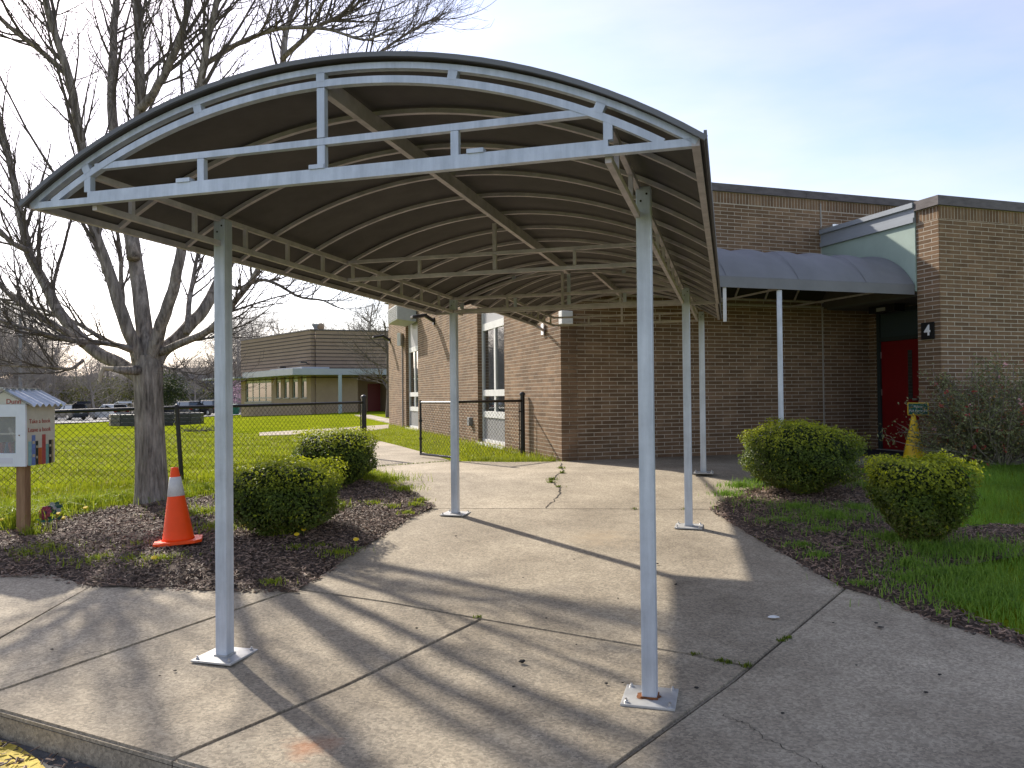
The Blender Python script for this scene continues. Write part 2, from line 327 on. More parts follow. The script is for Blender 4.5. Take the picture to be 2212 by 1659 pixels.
def bmobj(name, bm, mt, parent=None, sm=False, **kw):
    me = bpy.data.meshes.new(name); bm.to_mesh(me); bm.free(); me.materials.append(mt)
    if sm: me.polygons.foreach_set('use_smooth', [True]*len(me.polygons))
    return link(bpy.data.objects.new(name, me), parent, **kw)
def GW(pts): return [tuple(G(u, v)[:2]) for u, v in pts]
corner = tuple(B(0, 0, 0)[:2])
J3 = [(640, 1272), (840, 1301), (1040, 1337), (1310, 1383), (1480, 1411), (1620, 1440)]
J5 = [(932, 1098), (1540, 1100)]
j0, j1 = G(1620, 1440), G(1320, 1659); jd = (j1-j0).normalized()
det = jd.x*-kd.y+jd.y*kd.x; r_ = kb-j0; JX = tuple((j0+jd*((r_.x*-kd.y+r_.y*kd.x)/det))[:2])      # where that joint meets the kerb
slabs = [
    GW([(-184, 1483), (200, 1266), (110, 1238), (0, 1237), (-300, 1237), (-500, 1300), (-500, 1393)]),
    GW([(200, 1262), (330, 1262), (480, 1270), (640, 1272), (-77, 1513), (-184, 1483)]),
    GW(J3[:3]+[(370, 1640), (-77, 1513)]),
    GW(J3[2:]+[(1320, 1659)])+[JX]+GW([(370, 1640)]),
    GW([(1825, 1270), (1920, 1295), (2030, 1345), (2130, 1370), (2212, 1395), (2700, 1540)])+[(8.2, 1.3), tuple((kb+kd*10.6)[:2]), JX]+GW([(1320, 1659), (1620, 1440)]),
    GW([(640, 1272), (700, 1238), (760, 1195), (820, 1160), (880, 1120)]+J5+[(1560, 1115), (1640, 1165), (1740, 1222), (1825, 1270)]+J3[:0:-1]),
    GW([(932, 1098), (905, 1072), (860, 1040), (803, 1009), (978, 996), (1100, 998)])+[corner, tuple(B(6.4, 0, 0)[:2]), tuple(B(6.4, 2.2, 0)[:2]), tuple(B(5.35, 2.35, 0)[:2])]+GW([(1925, 1001), (1840, 1006), (1700, 1030), (1640, 1050), (1580, 1075), (1540, 1100)]),
    GW([(803, 1009), (978, 996), (912, 976), (860, 962), (799, 947), (725, 945), (745, 985)]),
    GW([(840, 917), (720, 925), (560, 934), (560, 941), (720, 936), (800, 930), (840, 925)]),
    GW([(766, 896), (800, 896), (845, 905), (845, 913)]),
]
walk = bmobj('walkway', sheet(slabs[5], dz=-.025), m_dirt, kind='structure')
for i, P in enumerate(slabs):
    bm = sheet(P, thick=.20 if i in (0, 1, 2, 3, 4) else .16, inset=.0042 if i < 7 else .003)
    ed = [e for e in bm.edges if len(e.link_faces) == 2 and .6 < e.calc_face_angle(0) and max(v.co.z-g(v.co.x, v.co.y) for v in e.verts) > -.01 and abs(e.verts[0].co.z-e.verts[1].co.z) < .15]
    bmesh.ops.bevel(bm, geom=ed, offset=.012 if i in (0, 1, 2, 3, 4) else .006, segments=2, affect='EDGES')
    bmobj('slab', bm, m_conc, walk)
# other soil sheets below the joints
for i in (0, 1, 2, 3, 4, 6): bmobj('joint_bed', sheet(slabs[i], dz=-.028-.0005*i), m_dirt, walk)
# cracks
def crack(pts, wid, jit, n=46):
    W = [G(u, v) for u, v in pts]; mbk = MB(); path = []
    for a, b in zip(W, W[1:]):
        for j in range(n//(len(W)-1)): path.append(a.lerp(b, j/(n//(len(W)-1)))+Vector((random.uniform(-jit, jit), random.uniform(-jit, jit), 0)))
    path.append(W[-1])
    for a, b in zip(path, path[1:]):
        d = (b-a).normalized(); sd = Vector((-d.y, d.x, 0))*wid*random.uniform(.4, 1.2)
        q = [a-sd, b-sd, b+sd, a+sd]; mbk.add([Vector((x.x, x.y, g(x.x, x.y)+.004)) for x in q], [(0, 1, 2, 3)])
    mbk.build('crack', m_dirt, walk)
crack([(1212, 1000), (1217, 1018), (1190, 1038), (1212, 1060), (1197, 1082), (1180, 1098)], .010, .02)
crack([(1560, 1545), (1610, 1563), (1650, 1595), (1740, 1640), (1800, 1670)], .0022, .012)
crack([(0, 1462), (90, 1440), (190, 1412), (245, 1402)], .002, .006)
# road at the kerb
rd = [ka+kd*s for s in (-6, 14)]
road = bmobj('road', sheet([tuple(rd[0][:2]), tuple(rd[1][:2]), tuple((rd[1]+kn*7)[:2]), tuple((rd[0]+kn*7)[:2])], dz=-.135), m_asphalt, kind='structure')
pl = [ka+kd*(-3), ka+kd*.34]
def onroad(u, v): return G(u, v, -.13)
ym = sheet([tuple(onroad(u, v)[:2]) for u, v in [(-220, 1540), (40, 1612), (82, 1640), (120, 1700), (40, 1760), (-260, 1660)]], dz=-.130, jag=.012); bmobj('painted_line', ym, m_ypaint, road)
# beds of bark mulch
bedL = GW([(-420, 1200), (-300, 1240), (0, 1245), (110, 1246), (195, 1268), (330, 1271), (480, 1277), (640, 1279), (700, 1240), (760, 1197), (820, 1162), (880, 1122), (934, 1099), (905, 1074), (870, 1056), (800, 1033), (700, 1046), (560, 1062), (400, 1078), (300, 1090), (200, 1108), (90, 1128), (0, 1150), (-300, 1170)])
bedR = GW([(1538, 1099), (1580, 1074), (1640, 1052), (1760, 1035), (1850, 1010), (1925, 1001), (1960, 1004), (1900, 1030), (1880, 1060), (1900, 1110), (2000, 1170), (2100, 1140), (2260, 1130), (2300, 1180), (2100, 1215), (2010, 1235), (2020, 1290), (2090, 1330), (2240, 1380), (2250, 1410), (2130, 1373), (2030, 1348), (1920, 1298), (1830, 1272), (1740, 1224), (1640, 1167), (1560, 1117)])
def inpoly(x, y, P):
    c = np.zeros(len(x), bool); n = len(P)
    for i in range(n):
        (x0, y0), (x1, y1) = P[i], P[(i+1) % n]
        k = ((y0 > y) != (y1 > y)) & (x < (x1-x0)*(y-y0)/((y1-y0) if y1 != y0 else 1e-9)+x0); c ^= k
    return c
def edgedist(x, y, P):
    d = np.full(np.shape(x), 9.)
    for i in range(len(P)):
        a = np.array(P[i]); b = np.array(P[(i+1) % len(P)]); ab = b-a; t = np.clip(((x-a[0])*ab[0]+(y-a[1])*ab[1])/(ab@ab), 0, 1)
        d = np.minimum(d, np.hypot(x-a[0]-t*ab[0], y-a[1]-t*ab[1]))
    return d
def sample(P, n):
    A = np.array(P); lo, hi = A.min(0), A.max(0); X = np.zeros(0); Y = np.zeros(0)
    while len(X) < n:
        x = rng.uniform(lo[0], hi[0], n*2); y = rng.uniform(lo[1], hi[1], n*2); k = inpoly(x, y, P); X = np.append(X, x[k]); Y = np.append(Y, y[k])
    return X[:n], Y[:n]
def gv(x, y): return np.interp(y, [a for a, b in GP], [b for a, b in GP])+E-np.minimum(1.25, .04*np.maximum(0, -x-12))*np.clip((y-15)/20, 0, 1)
def lump(x, y): return .012*np.sin(x*3.1+1)*np.sin(y*2.7)+.008*np.sin(x*9+y*7)+.006*np.sin(x*17-y*13)
def mulch_z(P): return lambda x, y: gv(np.asarray(x), np.asarray(y))+np.minimum(.055, .16*edgedist(x, y, P))+lump(x, y)-.004
def chips(P, zf, n, name, parent, lo=.018, hi=.06):
    x, y = sample(P, n)
    z = zf(x, y); a = rng.uniform(0, 6.28, n); L_ = rng.uniform(lo, hi, n)/2; W_ = rng.uniform(.005, .013, n)/2*1.3; tl = rng.normal(0, .30, n); rl = rng.normal(0, .4, n)
    dx, dy = np.cos(a), np.sin(a); T = np.stack([dx*np.cos(tl), dy*np.cos(tl), np.sin(tl)], 1); Sd = np.stack([-dy*np.cos(rl), dx*np.cos(rl), np.sin(rl)], 1); C = np.stack([x, y, z+.008+rng.uniform(0, .014, n)], 1)
    up = np.cross(T, Sd)*rng.uniform(.002, .006, n)[:, None]
    v0 = C-T*L_[:, None]-Sd*W_[:, None]; v1 = C+T*L_[:, None]-Sd*W_[:, None]*.6; v2 = C+T*L_[:, None]+Sd*W_[:, None]*.8; v3 = C-T*L_[:, None]+Sd*W_[:, None]; v4 = C-T*L_[:, None]*.8+up; v5 = C+T*L_[:, None]*.75+up
    Vv = np.stack([v0, v1, v2, v3, v4, v5], 1).reshape(-1, 3); o = np.arange(n)[:, None]*6
    fast(name, Vv, [o+np.array([0, 1, 5, 4]), o+np.array([4, 5, 2, 3])], m_chip, parent, kind='stuff')
for P, n, nm in ((bedL, 30000, 'a'), (bedR, 15000, 'b')):
    zf = mulch_z(P); bed = bmobj('mulch_bed', sheet(P, step=.12, zf=lambda x, y, zf=zf: float(zf(x, y)), jag=.015), m_soil, sm=True, kind='structure'); chips([tuple(q) for q in shrink([Vector(p) for p in P], -.035)], zf, n, 'wood_chips', bed)
chips([tuple((ka+kd*s+kn*t)[:2]) for s, t in ((-2, .02), (1.4, .02), (1.4, 1.1), (-2, 1.1))], lambda x, y: gv(x, y)-.134, 2600, 'wood_chips', road)
# ------------------------------------------------------------------ school building
bld = thing('school_building', 'long brown brick school building with a dark flat coping and a red door', 'building', B(0, 0, FLOOR))
CH, BL_, JT = .0665, .297, .011
indiv = []       # bricks that get their own object
def brickwork(P, l0, l1, z0, z1, openings=(), soldier=True, single=None, phase=0.):
    vs, n = [], 0; zt = z1-.20 if soldier else z1
    def put(a, b, c, d):
        j = random.uniform(-.0015, .002); q = (.0018+j*.3)
        if single is not None and single(a, b, c, d): indiv.append((P, a, b, c, d, q)); return
        for o in (-.006, q):
            for (l, z) in ((a, c), (b, c), (b, d), (a, d)): vs.append(P(l, o, z))
    def clip(a, b, c, d):
        m = (c+d)/2; segs = [(a, b)]
        for (o0, o1, oz0, oz1) in openings:
            if oz0 < m < oz1:
                ns = []
                for (x, y) in segs:
                    if o1 <= x or o0 >= y: ns.append((x, y)); continue
                    if x < o0: ns.append((x, o0-.004))
                    if y > o1: ns.append((o1+.004, y))
                segs = ns
        for x, y in segs:
            if y-x > .025: put(x, y, c, d)
    k = 0; z = z0
    while z+CH*.22 < zt:
        top = min(z+CH-JT, zt-JT*.5); off = (k % 2)*(BL_/2)+phase; l = l0-off
        while l < l1-.01:
            a, b = max(l, l0), min(l+BL_-JT, l1)
            if b-a > .02: clip(a, b, z, top)
            l += BL_
        z += CH; k += 1
    if soldier:
        l = l0
        while l < l1-.03: clip(l, min(l+CH-JT, l1), z1-.20, z1-.008); l += CH
    V = np.array([tuple(v) for v in vs]); nb = len(V)//8; o = np.arange(nb)[:, None]*8
    Fq = np.concatenate([o+np.array(f) for f in ((4, 5, 6, 7), (0, 1, 5, 4), (1, 2, 6, 5), (2, 3, 7, 6), (3, 0, 4, 7))])
    return V, Fq
def core(mb, P, l0, l1, z0, z1, openings=(), thick=.3):
    ls = sorted({l0, l1, *[o[0] for o in openings], *[o[1] for o in openings]}); ls = [l for l in ls if l0 <= l <= l1]
    for a, b in zip(ls, ls[1:]):
        m = (a+b)/2; zs = [(z0, z1)]
        for (o0, o1, c, d) in openings:
            if o0 < m < o1: zs = [(x, y) for q in zs for x, y in ((q[0], min(q[1], c)), (max(q[0], d), q[1])) if y-x > .01]
        for (c, d) in zs: mb.hexa([P(a, -thick, c), P(b, -thick, c), P(b, 0, c), P(a, 0, c), P(a, -thick, d), P(b, -thick, d), P(b, 0, d), P(a, 0, d)])
ZT, ZW = 3.62, 2.90                 # top of brick: main block / wing
Pd = lambda l, o, z: B(l, o, z)                 # shaded wall facing the walkway
Pl = lambda l, o, z: B(-o, -l, z)               # sunlit side wall (l runs away from the corner)
Pw = lambda l, o, z: B(l, 2.62+o, z)            # wing wall
Pp = lambda l, o, z: B(5.32-o, l, z)            # narrow end of the wing wall
Pe = lambda l, o, z: B(6.4-o, l, z)             # wall that holds the door
wins = [(3.08, 5.10, FLOOR+.05, 2.85), (12.0, 14.1, FLOOR+.05, 2.85)]
door_op = [(.24, 1.24, FLOOR-.1, 1.02), ]
walls = []
def wall(name, P, l0, l1, z0, z1, openings=(), single=None, soldier=True, thick=.3, c0=None, phase=0., c1=None):
    m = MB(); core(m, P, l0 if c0 is None else c0, l1 if c1 is None else c1, z0-.1, z1, openings, thick); w_ = m.build(name, m_mortar, bld)
    V, Fq = brickwork(P, l0, l1, z0, z1, openings, soldier, single, phase)
    fast('brickwork', V, Fq, m_brick, w_, kind='stuff'); return w_
w_dark = wall('back_wall', Pd, 0, 9, FLOOR, ZT, c0=.01)
w_lit = wall('side_wall', Pl, 0, 17.7, FLOOR, ZT, wins, c0=0.0)
ncap = [0]
def near_wing(a, b, c, d):
    if ncap[0] >= 215 or not (a < 7.3 and c > -.35): return False
    ncap[0] += 1; return True
w_wing = wall('wing_wall', Pw, 5.32, 12.5, FLOOR, ZW, single=near_wing, c0=5.325)
i_w = list(indiv); indiv.clear(); npc = [0]
def near_pier(a, b, c, d):
    if npc[0] >= 84 or c < .1: return False
    npc[0] += 1; return True
w_pier = wall('pier_end', Pp, 2.19, 2.625, FLOOR, ZW, single=near_pier, thick=.5, c1=2.612)
i_p = list(indiv); indiv.clear()
w_door = wall('door_wall', Pe, 0.0, 2.5, FLOOR, 1.5, [(.24, 2.3, FLOOR-.2, 1.46)], soldier=False)
# each of the nearest bricks is an object of its own (mesh shared between bricks of one size)
cache = {}
def single_bricks(lst, par):
    for (P, a, b, c, d, q) in lst:
        key = (round(b-a, 2), round(d-c, 2)); X = (P(1, 0, 0)-P(0, 0, 0)); N = (P(0, 1, 0)-P(0, 0, 0))
        if key not in cache:
            hw, hh = (b-a)/2, (d-c)/2; me = bpy.data.meshes.new('brick'); bm = bmesh.new(); r = bmesh.ops.create_cube(bm, size=1)
            for v in bm.verts: v.co = Vector((v.co.x*2*hw, v.co.y*.02, v.co.z*2*hh))
            bmesh.ops.bevel(bm, geom=[e for e in bm.edges if all(v.co.y < 0 for v in e.verts)], offset=.0025, segments=1, affect='EDGES'); bm.to_mesh(me); bm.free(); me.materials.append(m_brick); cache[key] = me
        o = bpy.data.objects.new('brick', cache[key]); o.location = P((a+b)/2, q-.010, (c+d)/2)-ORG[par.name]
        o.rotation_euler = (0, 0, math.atan2(N.x, -N.y)); link(o, par)
single_bricks(i_w, w_wing); single_bricks(i_p, w_pier)
# expansion joint, copings, roofs
MB().box(B(5.30, .012, 1.2), (CY*.008, SY*.008, 0), (SY*.01, -CY*.01, 0), (0, 0, 2.35)).build('expansion_joint', mat('sealant', (.42, .40, .36), .8), bld)
def bxB(mb, s0, s1, p0, p1, z0, z1): return mb.hexa([B(s0, p0, z0), B(s1, p0, z0), B(s1, p1, z0), B(s0, p1, z0), B(s0, p0, z1), B(s1, p0, z1), B(s1, p1, z1), B(s0, p1, z1)])
for k in range(4): bxB(MB(), -.05+k*2.5, 2.445+k*2.5, -.4, .045, ZT, ZT+.14).build('coping', m_coping, bld)
for k in range(6): bxB(MB(), -.045, .4, -.405-(k+1)*3.0, -.41-k*3.0, ZT, ZT+.14).build('coping', m_coping, bld)
for k in range(3): bxB(MB(), 5.27+k*2.2, 7.465+k*2.2, 2.2, 2.665, ZW, ZW+.15).build('coping', m_coping, bld)
bxB(MB(), .02, 9, -17.6, -.3, 3.3, 3.5).build('roof', m_soffit, bld)
bxB(MB(), 5.36, 12, -.2, 2.6, 2.70, 2.80).build('roof', m_soffit, bld)
bxB(MB(), 5.40, 6.4, 0.02, 2.3, 1.54, 1.60).build('soffit', m_soffit, bld)
bxB(MB(), 5.30, 5.36, 0.02, 2.185, 1.61, 2.72).build('green_panel', m_green, bld)
f_ = bxB(MB(), 5.26, 5.40, .02, 2.185, 2.72, 2.80); bxB(f_, 5.29, 5.40, .02, 2.185, 2.80, 2.96); bxB(f_, 5.25, 5.40, .02, 2.185, 2.96, 3.04); f_.build('fascia', m_fascia, bld)
bxB(MB(), 5.28, 5.42, .02, .35, 3.042, 3.09).build('flashing', m_silver, bld)
# back shell of the main block so that no light leaks
bxB(MB(), .02, 9, -17.7, -17.5, FLOOR, 3.3).build('rear_wall', m_mortar, bld); bxB(MB(), 9.0, 9.2, -17.7, 0, FLOOR, 3.3).build('rear_wall', m_mortar, bld)
# door
dr = bxB(MB(), 6.40, 6.445, .30, 1.21, FLOOR+.03, .93).build('door', m_red, bld)
bxB(MB(), 6.395, 6.45, .92, 1.02, -.15, .74).build('vision_panel', m_glass, dr)
for z in (-.75, -.02, .68): bxB(MB(), 6.385, 6.40, .285, .305, z-.06, z+.06).build('hinge', m_silver, dr)
MB().box(B(6.36, 1.12, -.15), Vector((CY, SY, 0))*.03, Vector((SY, -CY, 0))*.05, (0, 0, .02)).build('handle', m_silver, dr)
df = bxB(MB(), 6.36, 6.46, .225, .295, FLOOR, 1.54); bxB(df, 6.36, 6.46, 1.215, 1.275, FLOOR, 1.54); bxB(df, 6.365, 6.46, .295, 1.215, .935, 1.01); bxB(df, 6.365, 6.46, .295, 1.215, 1.46, 1.53)
df.build('door_frame', m_frame, bld)
bxB(MB(), 6.40, 6.43, .295, 1.215, 1.012, 1.458).build('transom_panel', mat('blue_grey_panel', (.05, .075, .085), .6), bld)
bxB(MB(), 6.40, 6.43, 1.278, 2.2, FLOOR, 1.53).build('side_panel', m_frame, bld)
bxB(MB(), 6.28, 6.40, .26, 1.3, FLOOR-.03, FLOOR+.025).build('threshold', m_plate, bld)
# tall windows of the sunlit wall
def winbox(mb, l0, l1, z0, z1, d0=.16, d1=.10):
    return mb.hexa([Pl(l0, -d0, z0), Pl(l1, -d0, z0), Pl(l1, -d1, z0), Pl(l0, -d1, z0), Pl(l0, -d0, z1), Pl(l1, -d0, z1), Pl(l1, -d1, z1), Pl(l0, -d1, z1)])
for (l0, l1, z0, z1) in wins:
    wf = MB(); mid = (l0+l1)/2
    for a, b, c, d in ((l0, l0+.10, z0, z1), (l1-.10, l1, z0, z1), (mid-.055, mid+.055, -.40, 1.46)): winbox(wf, a, b, c, d)
    for c, d in ((z0, z0+.07), (-.50, -.36), (-.02, .12), (1.46, 1.62), (z1-.1, z1)): winbox(wf, l0+.101, l1-.101, c, d, .165, .095)
    wo = wf.build('window', m_white, bld)
    for a, b in ((l0+.10, mid-.055), (mid+.055, l1-.10)):
        for c, d in ((-.36, -.02), (.12, 1.46)): winbox(MB(), a, b, c, d, .14, .13).build('pane', m_glass, wo)
    winbox(MB(), l0+.1, l1-.1, z0+.07, -.50, .15, .12).build('spandrel', m_panelgrey, wo)
    winbox(MB(), l0+.1, l1-.1, 1.62, z1-.1, .15, .12).build('spandrel', mat('pale_spandrel', (.34, .34, .35), .5), wo)
    winbox(MB(), l0-.02, l1+.02, z0-.06, z0-.002, .17, -.05).build('sill', m_white, wo)
    jm = MB()
    for a in (l0-.003, l1+.003):
        zz = z0
        while zz < z1-.05:
            sgn = 1 if a < mid else -1
            jm.hexa([Pl(a, -.17, zz), Pl(a+sgn*.012, -.17, zz), Pl(a+sgn*.012, .004, zz), Pl(a, .004, zz), Pl(a, -.17, zz+CH-JT), Pl(a+sgn*.012, -.17, zz+CH-JT), Pl(a+sgn*.012, .004, zz+CH-JT), Pl(a, .004, zz+CH-JT)]); zz += CH
    jm.build('jamb_bricks', m_brick, wo, kind='stuff')
    winbox(MB(), l0-.05, l1+.05, z0, z1, .32, .30).build('interior', m_dark, wo)
# conduit with box, hose bib
MB().tube([Pl(14.6, .03, FLOOR), Pl(14.6, .03, 2.0)], .022, 8).build('conduit', m_panelgrey, bld)
MB().box(Pl(14.55, .07, 1.95), (.06, .18, 0), (-.06, .02, 0), (0, 0, .22)).build('meter_box', m_white, bld)
MB().box(Pl(5.67, .04, -.62), (-SY*.09, CY*.09, 0), (-CY*.05, -SY*.05, 0), (0, 0, .10)).build('hose_box', m_panelgrey, bld, bevel=.01)
# lights on the side wall
for l, lab in ((9.6, 'flat black floodlight on the sunlit brick wall between the two tall windows'), (17.3, 'flat black floodlight near the far end of the sunlit brick wall')):
    t = thing('wall_light', lab, 'light', Pl(l, 0, 2.2), 'floodlights on the side wall')
    MB().beam(Pl(l, 0, 2.12), Pl(l, .30, 2.30), .12, .09).build('arm', m_black, t, bevel=.008)
    MB().beam(Pl(l, .24, 2.29), Pl(l, .66, 2.22), .36, .085).build('lamp_head', m_black, t, bevel=.02)
    MB().box(Pl(l, .02, 2.12), (-SY*.08, CY*.08, 0), (-CY*.02, -SY*.02, 0), (0, 0, .1)).build('mounting_plate', m_black, t)
# window air conditioner
t = thing('air_conditioner', 'grey metal air conditioner box sticking out above the far tall window', 'air conditioner', Pl(13.0, .0, 2.4))
bx_ = MB().hexa([Pl(12.2, 0, 2.35), Pl(14.0, 0, 2.35), Pl(14.0, .62, 2.42), Pl(12.2, .62, 2.42), Pl(12.2, 0, 2.95), Pl(14.0, 0, 2.95), Pl(14.0, .62, 2.90), Pl(12.2, .62, 2.90)]).build('casing', mat('ac_grey', (.40, .42, .40), .5, var=.08, scale=4), t, bevel=.02)
for k in range(7): MB().box(Pl(13.1, .625, 2.48+k*.06), (-SY*.8, CY*.8, 0), (-CY*.008, -SY*.008, 0), (0, 0, .012)).build('louvre', m_panelgrey, bx_)
# number sign
t = thing('number_sign', 'small square black sign with a white 4 on the brick pier', 'sign', B(5.31, 2.40, .80))
MB().box(B(5.300, 2.40, .95), Vector((SY, -CY, 0))*.125, Vector((CY, SY, 0))*.006, (0, 0, .135)).build('plate', m_black, t, bevel=.003)
text_part('4', .23, B(5.290, 2.40, .95), (SY, -CY, 0), (0, 0, 1), mat('white_paint', (.8, .8, .8), .5), t, 'numeral', .003, .006)
# ceiling light in the alcove, box at the corner
t = thing('ceiling_light', 'small box light under the soffit above the red door', 'light', B(5.85, 1.2, 1.53))
MB().box(B(5.9, .95, 1.47), Vector((CY, SY, 0))*.12, Vector((SY, -CY, 0))*.30, (0, 0, .065)).build('housing', m_black, t, bevel=.01)
MB().box(B(5.772, .95, 1.46), Vector((CY, SY, 0))*.006, Vector((SY, -CY, 0))*.10, (0, 0, .03)).build('lens', mat('dull_lens', (.3, .3, .28), .4), t)
t = thing('corner_box', 'small white box fixed at the corner where the sunlit and shaded walls meet', 'junction box', B(.06, .06, 1.1))
MB().box(B(.06, .09, 1.27), Vector((CY, SY, 0))*.10, Vector((SY, -CY, 0))*.075, (0, 0, .11)).build('case', m_white, t, bevel=.01)
MB().box(B(.06, .01, 1.27), Vector((CY, SY, 0))*.07, Vector((SY, -CY, 0))*.02, (0, 0, .13)).build('bracket', m_panelgrey, t)
# door mat
t = thing('door_mat', 'dark rubber door mat in front of the red door', 'mat', B(5.7, .7, FLOOR))
bxB(MB(), 5.05, 6.25, .15, 1.75, FLOOR+.002, FLOOR+.016).build('rubber_border', m_black, t, bevel=.005)
bxB(MB(), 5.13, 6.17, .23, 1.67, FLOOR+.017, FLOOR+.022).build('carpet_field', mat('navy_mat', (.012, .013, .022), .95, var2=(.03, .032, .05), scale=6), t)
# ------------------------------------------------------------------ canopies
def arcpts(cc, half, rise, z0, n=28, f0=-1, f1=1):
    R = (half*half+rise*rise)/(2*rise); zc = z0+rise-R; th = math.asin(half/R)
    return [(cc+R*math.sin(th*f), zc+R*math.cos(th*f)) for f in np.linspace(f0, f1, n)]
def arc_z(cc, half, rise, z0, c):
    R = (half*half+rise*rise)/(2*rise); return z0+rise-R+math.sqrt(max(0, R*R-(c-cc)**2))
AX = (SA, CA, 0); CXv = (CA, -SA, 0)
def vault(parent, a0, a1, cc, half, rise, z0, ribs, name='canvas', sag=.012):
    """fabric skin: grey outside, brown inside, sagging a little between ribs"""
    av = sorted(set(list(np.linspace(a0, a1, int((a1-a0)/.08)+2))+list(ribs))); n = 33
    def surf(off, mat_, nm):
        vs = []; fs = []
        for a in av:
            d = min(abs(a-r) for r in ribs); d = min(d/.27, 1)
            for i, (c, z) in enumerate(arcpts(cc, half+off, rise+off, z0-(off if off else 0)*.3, n)):
                vs.append(K(a, c, z-sag*d*math.sin(math.pi*i/(n-1))))
        m = len(av); fs = [(j*n+i, j*n+i+1, (j+1)*n+i+1, (j+1)*n+i) for j in range(m-1) for i in range(n-1)]
        return MB().add(vs, fs).build(nm, mat_, parent, sm=True)
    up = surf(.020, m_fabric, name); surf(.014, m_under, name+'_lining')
    for a in (a0, a1):      # turned edge
        MB().sweep([K(a, c, z) for c, z in arcpts(cc, half+.018, rise+.018, z0, n)], AX, .012, .020).build('hem', m_fabric, up)
    for sg in (-1, 1): MB().beam(K(a0, cc+sg*(half+.015), z0+.014), K(a1, cc+sg*(half+.015), z0+.014), .012, .034).build('hem', m_fabric, up)
def post(parent, a, c, ztop, gz, ang=None, w_=.0762, rust=False):
    b = K(a, c, 0); X = Vector(CXv); Y = Vector(AX)
    zb = g(b.x, b.y)-E if gz is None else gz
    p0, p1 = K(a, c, zb+.008), K(a, c, ztop)
    p = MB().box((p0+p1)/2, X*w_/2, Y*w_/2, (0, 0, (p1-p0).z/2)).build('post', m_steel, parent, bevel=.006)
    s = .135
    for k, (dx, dy) in enumerate(((-1, -1), (1, -1), (1, 1), (-1, 1))):
        q = K(a+dy*s*.80, c+dx*s*.80, zb+.012)
        MB().lathe(q, [(.011, 0), (.011, .010), (.006, .010), (.006, .020)], 6).build('bolt', m_silver, p)
    MB().box(K(a, c, zb+.006), X*s, Y*s, (0, 0, .006)).build('base_plate', m_plate, p, bevel=.002)
    MB().box(K(a, c, zb+.016), X*(w_/2+.006), Y*(w_/2+.006), (0, 0, .005)).build('weld', m_rust if rust else m_plate, p)
    if rust:
        vs = [K(a-.003+(.052+.012*math.sin(5*t))*math.sin(t), c-.012+(.062+.01*math.cos(3*t))*math.cos(t), zb+.0135) for t in np.linspace(0, 6.28, 20)[:-1]]
        MB().add(vs, [tuple(range(19))]).build('rust_stain', m_rust, p)
    for zz, cc in ((ztop-.04, .018), (ztop-.075, -.012)): MB().lathe(K(a-w_/2-.001, c+cc, zz), [(.006, -.001), (.006, .002)], 8, AX).build('bolt_hole', m_black, p)
    return p
def truss_side(par, c, a0, a1, zb, zt, n):
    MB().beam(K(a0, c, zb), K(a1, c, zb), .026, .030).build('bottom_chord', m_steel2, par)
    MB().beam(K(a0, c, zt), K(a1, c, zt), .026, .028).build('top_chord', m_steel2, par)
    for k in range(n):
        a = a0+(k+.5)*(a1-a0)/n; MB().beam(K(a, c, zb+.014), K(a, c, zt-.013), .022, .022, AX).build('web_strut', m_steel2, par)
def truss_cross(par, a, c0, c1, zb, zt, cc, zridge, w_=.025):
    MB().beam(K(a, c0, zb), K(a, c1, zb), w_, .028).build('bottom_chord', m_steel2, par)
    MB().beam(K(a, c0, zt), K(a, c1, zt), w_, .025).build('top_chord', m_steel2, par)
    for f in (.25, .75):
        c = c0+(c1-c0)*f; MB().beam(K(a, c, zb+.018), K(a, c, zt-.015), .022, .022, AX).build('web_strut', m_steel2, par)
    MB().beam(K(a+.0, cc, zb+.018), K(a+.0, cc, zt-.015), .028, .028, AX).build('king_post', m_steel2, par)
    MB().beam(K(a, cc, zt+.015), K(a, cc, zridge-.03), .028, .028, AX).build('king_post', m_steel2, par)
# main canopy
cc, hf, rs, ze, aF, aB = -1.68, 1.575, .466, .930, 2.95, 8.28
can = thing('canopy', 'arched grey canvas canopy on galvanised steel posts, its open front truss over the pavement', 'canopy', K(3.96, cc, g(*K(3.96, cc, 0)[:2])-E))
zr = ze+.012
ribs = [aF+.02]+[aF+.55*k for k in range(1, 10)]+[aB-.02]
vault(can, aF-.03, aB+.02, cc, hf+.016, rs+.016, ze+.012, ribs)
for a in ribs[1:-1]:
    MB().sweep([K(a, c, z) for c, z in arcpts(cc, hf, rs, ze+.012, 40)], AX, .026, .022).build('rib', m_steel2, can)
for sg in (-1, 1): MB().beam(K(aF, cc+sg*(hf-.005), ze+.012), K(aB, cc+sg*(hf-.005), ze+.012), .030, .032).build('eave_rail', m_steel2, can)
zap = ze+.012+rs
MB().beam(K(aF+.05, cc, zap-.055), K(aB-.02, cc, zap-.055), .034, .075).build('ridge_beam', m_steel2, can)
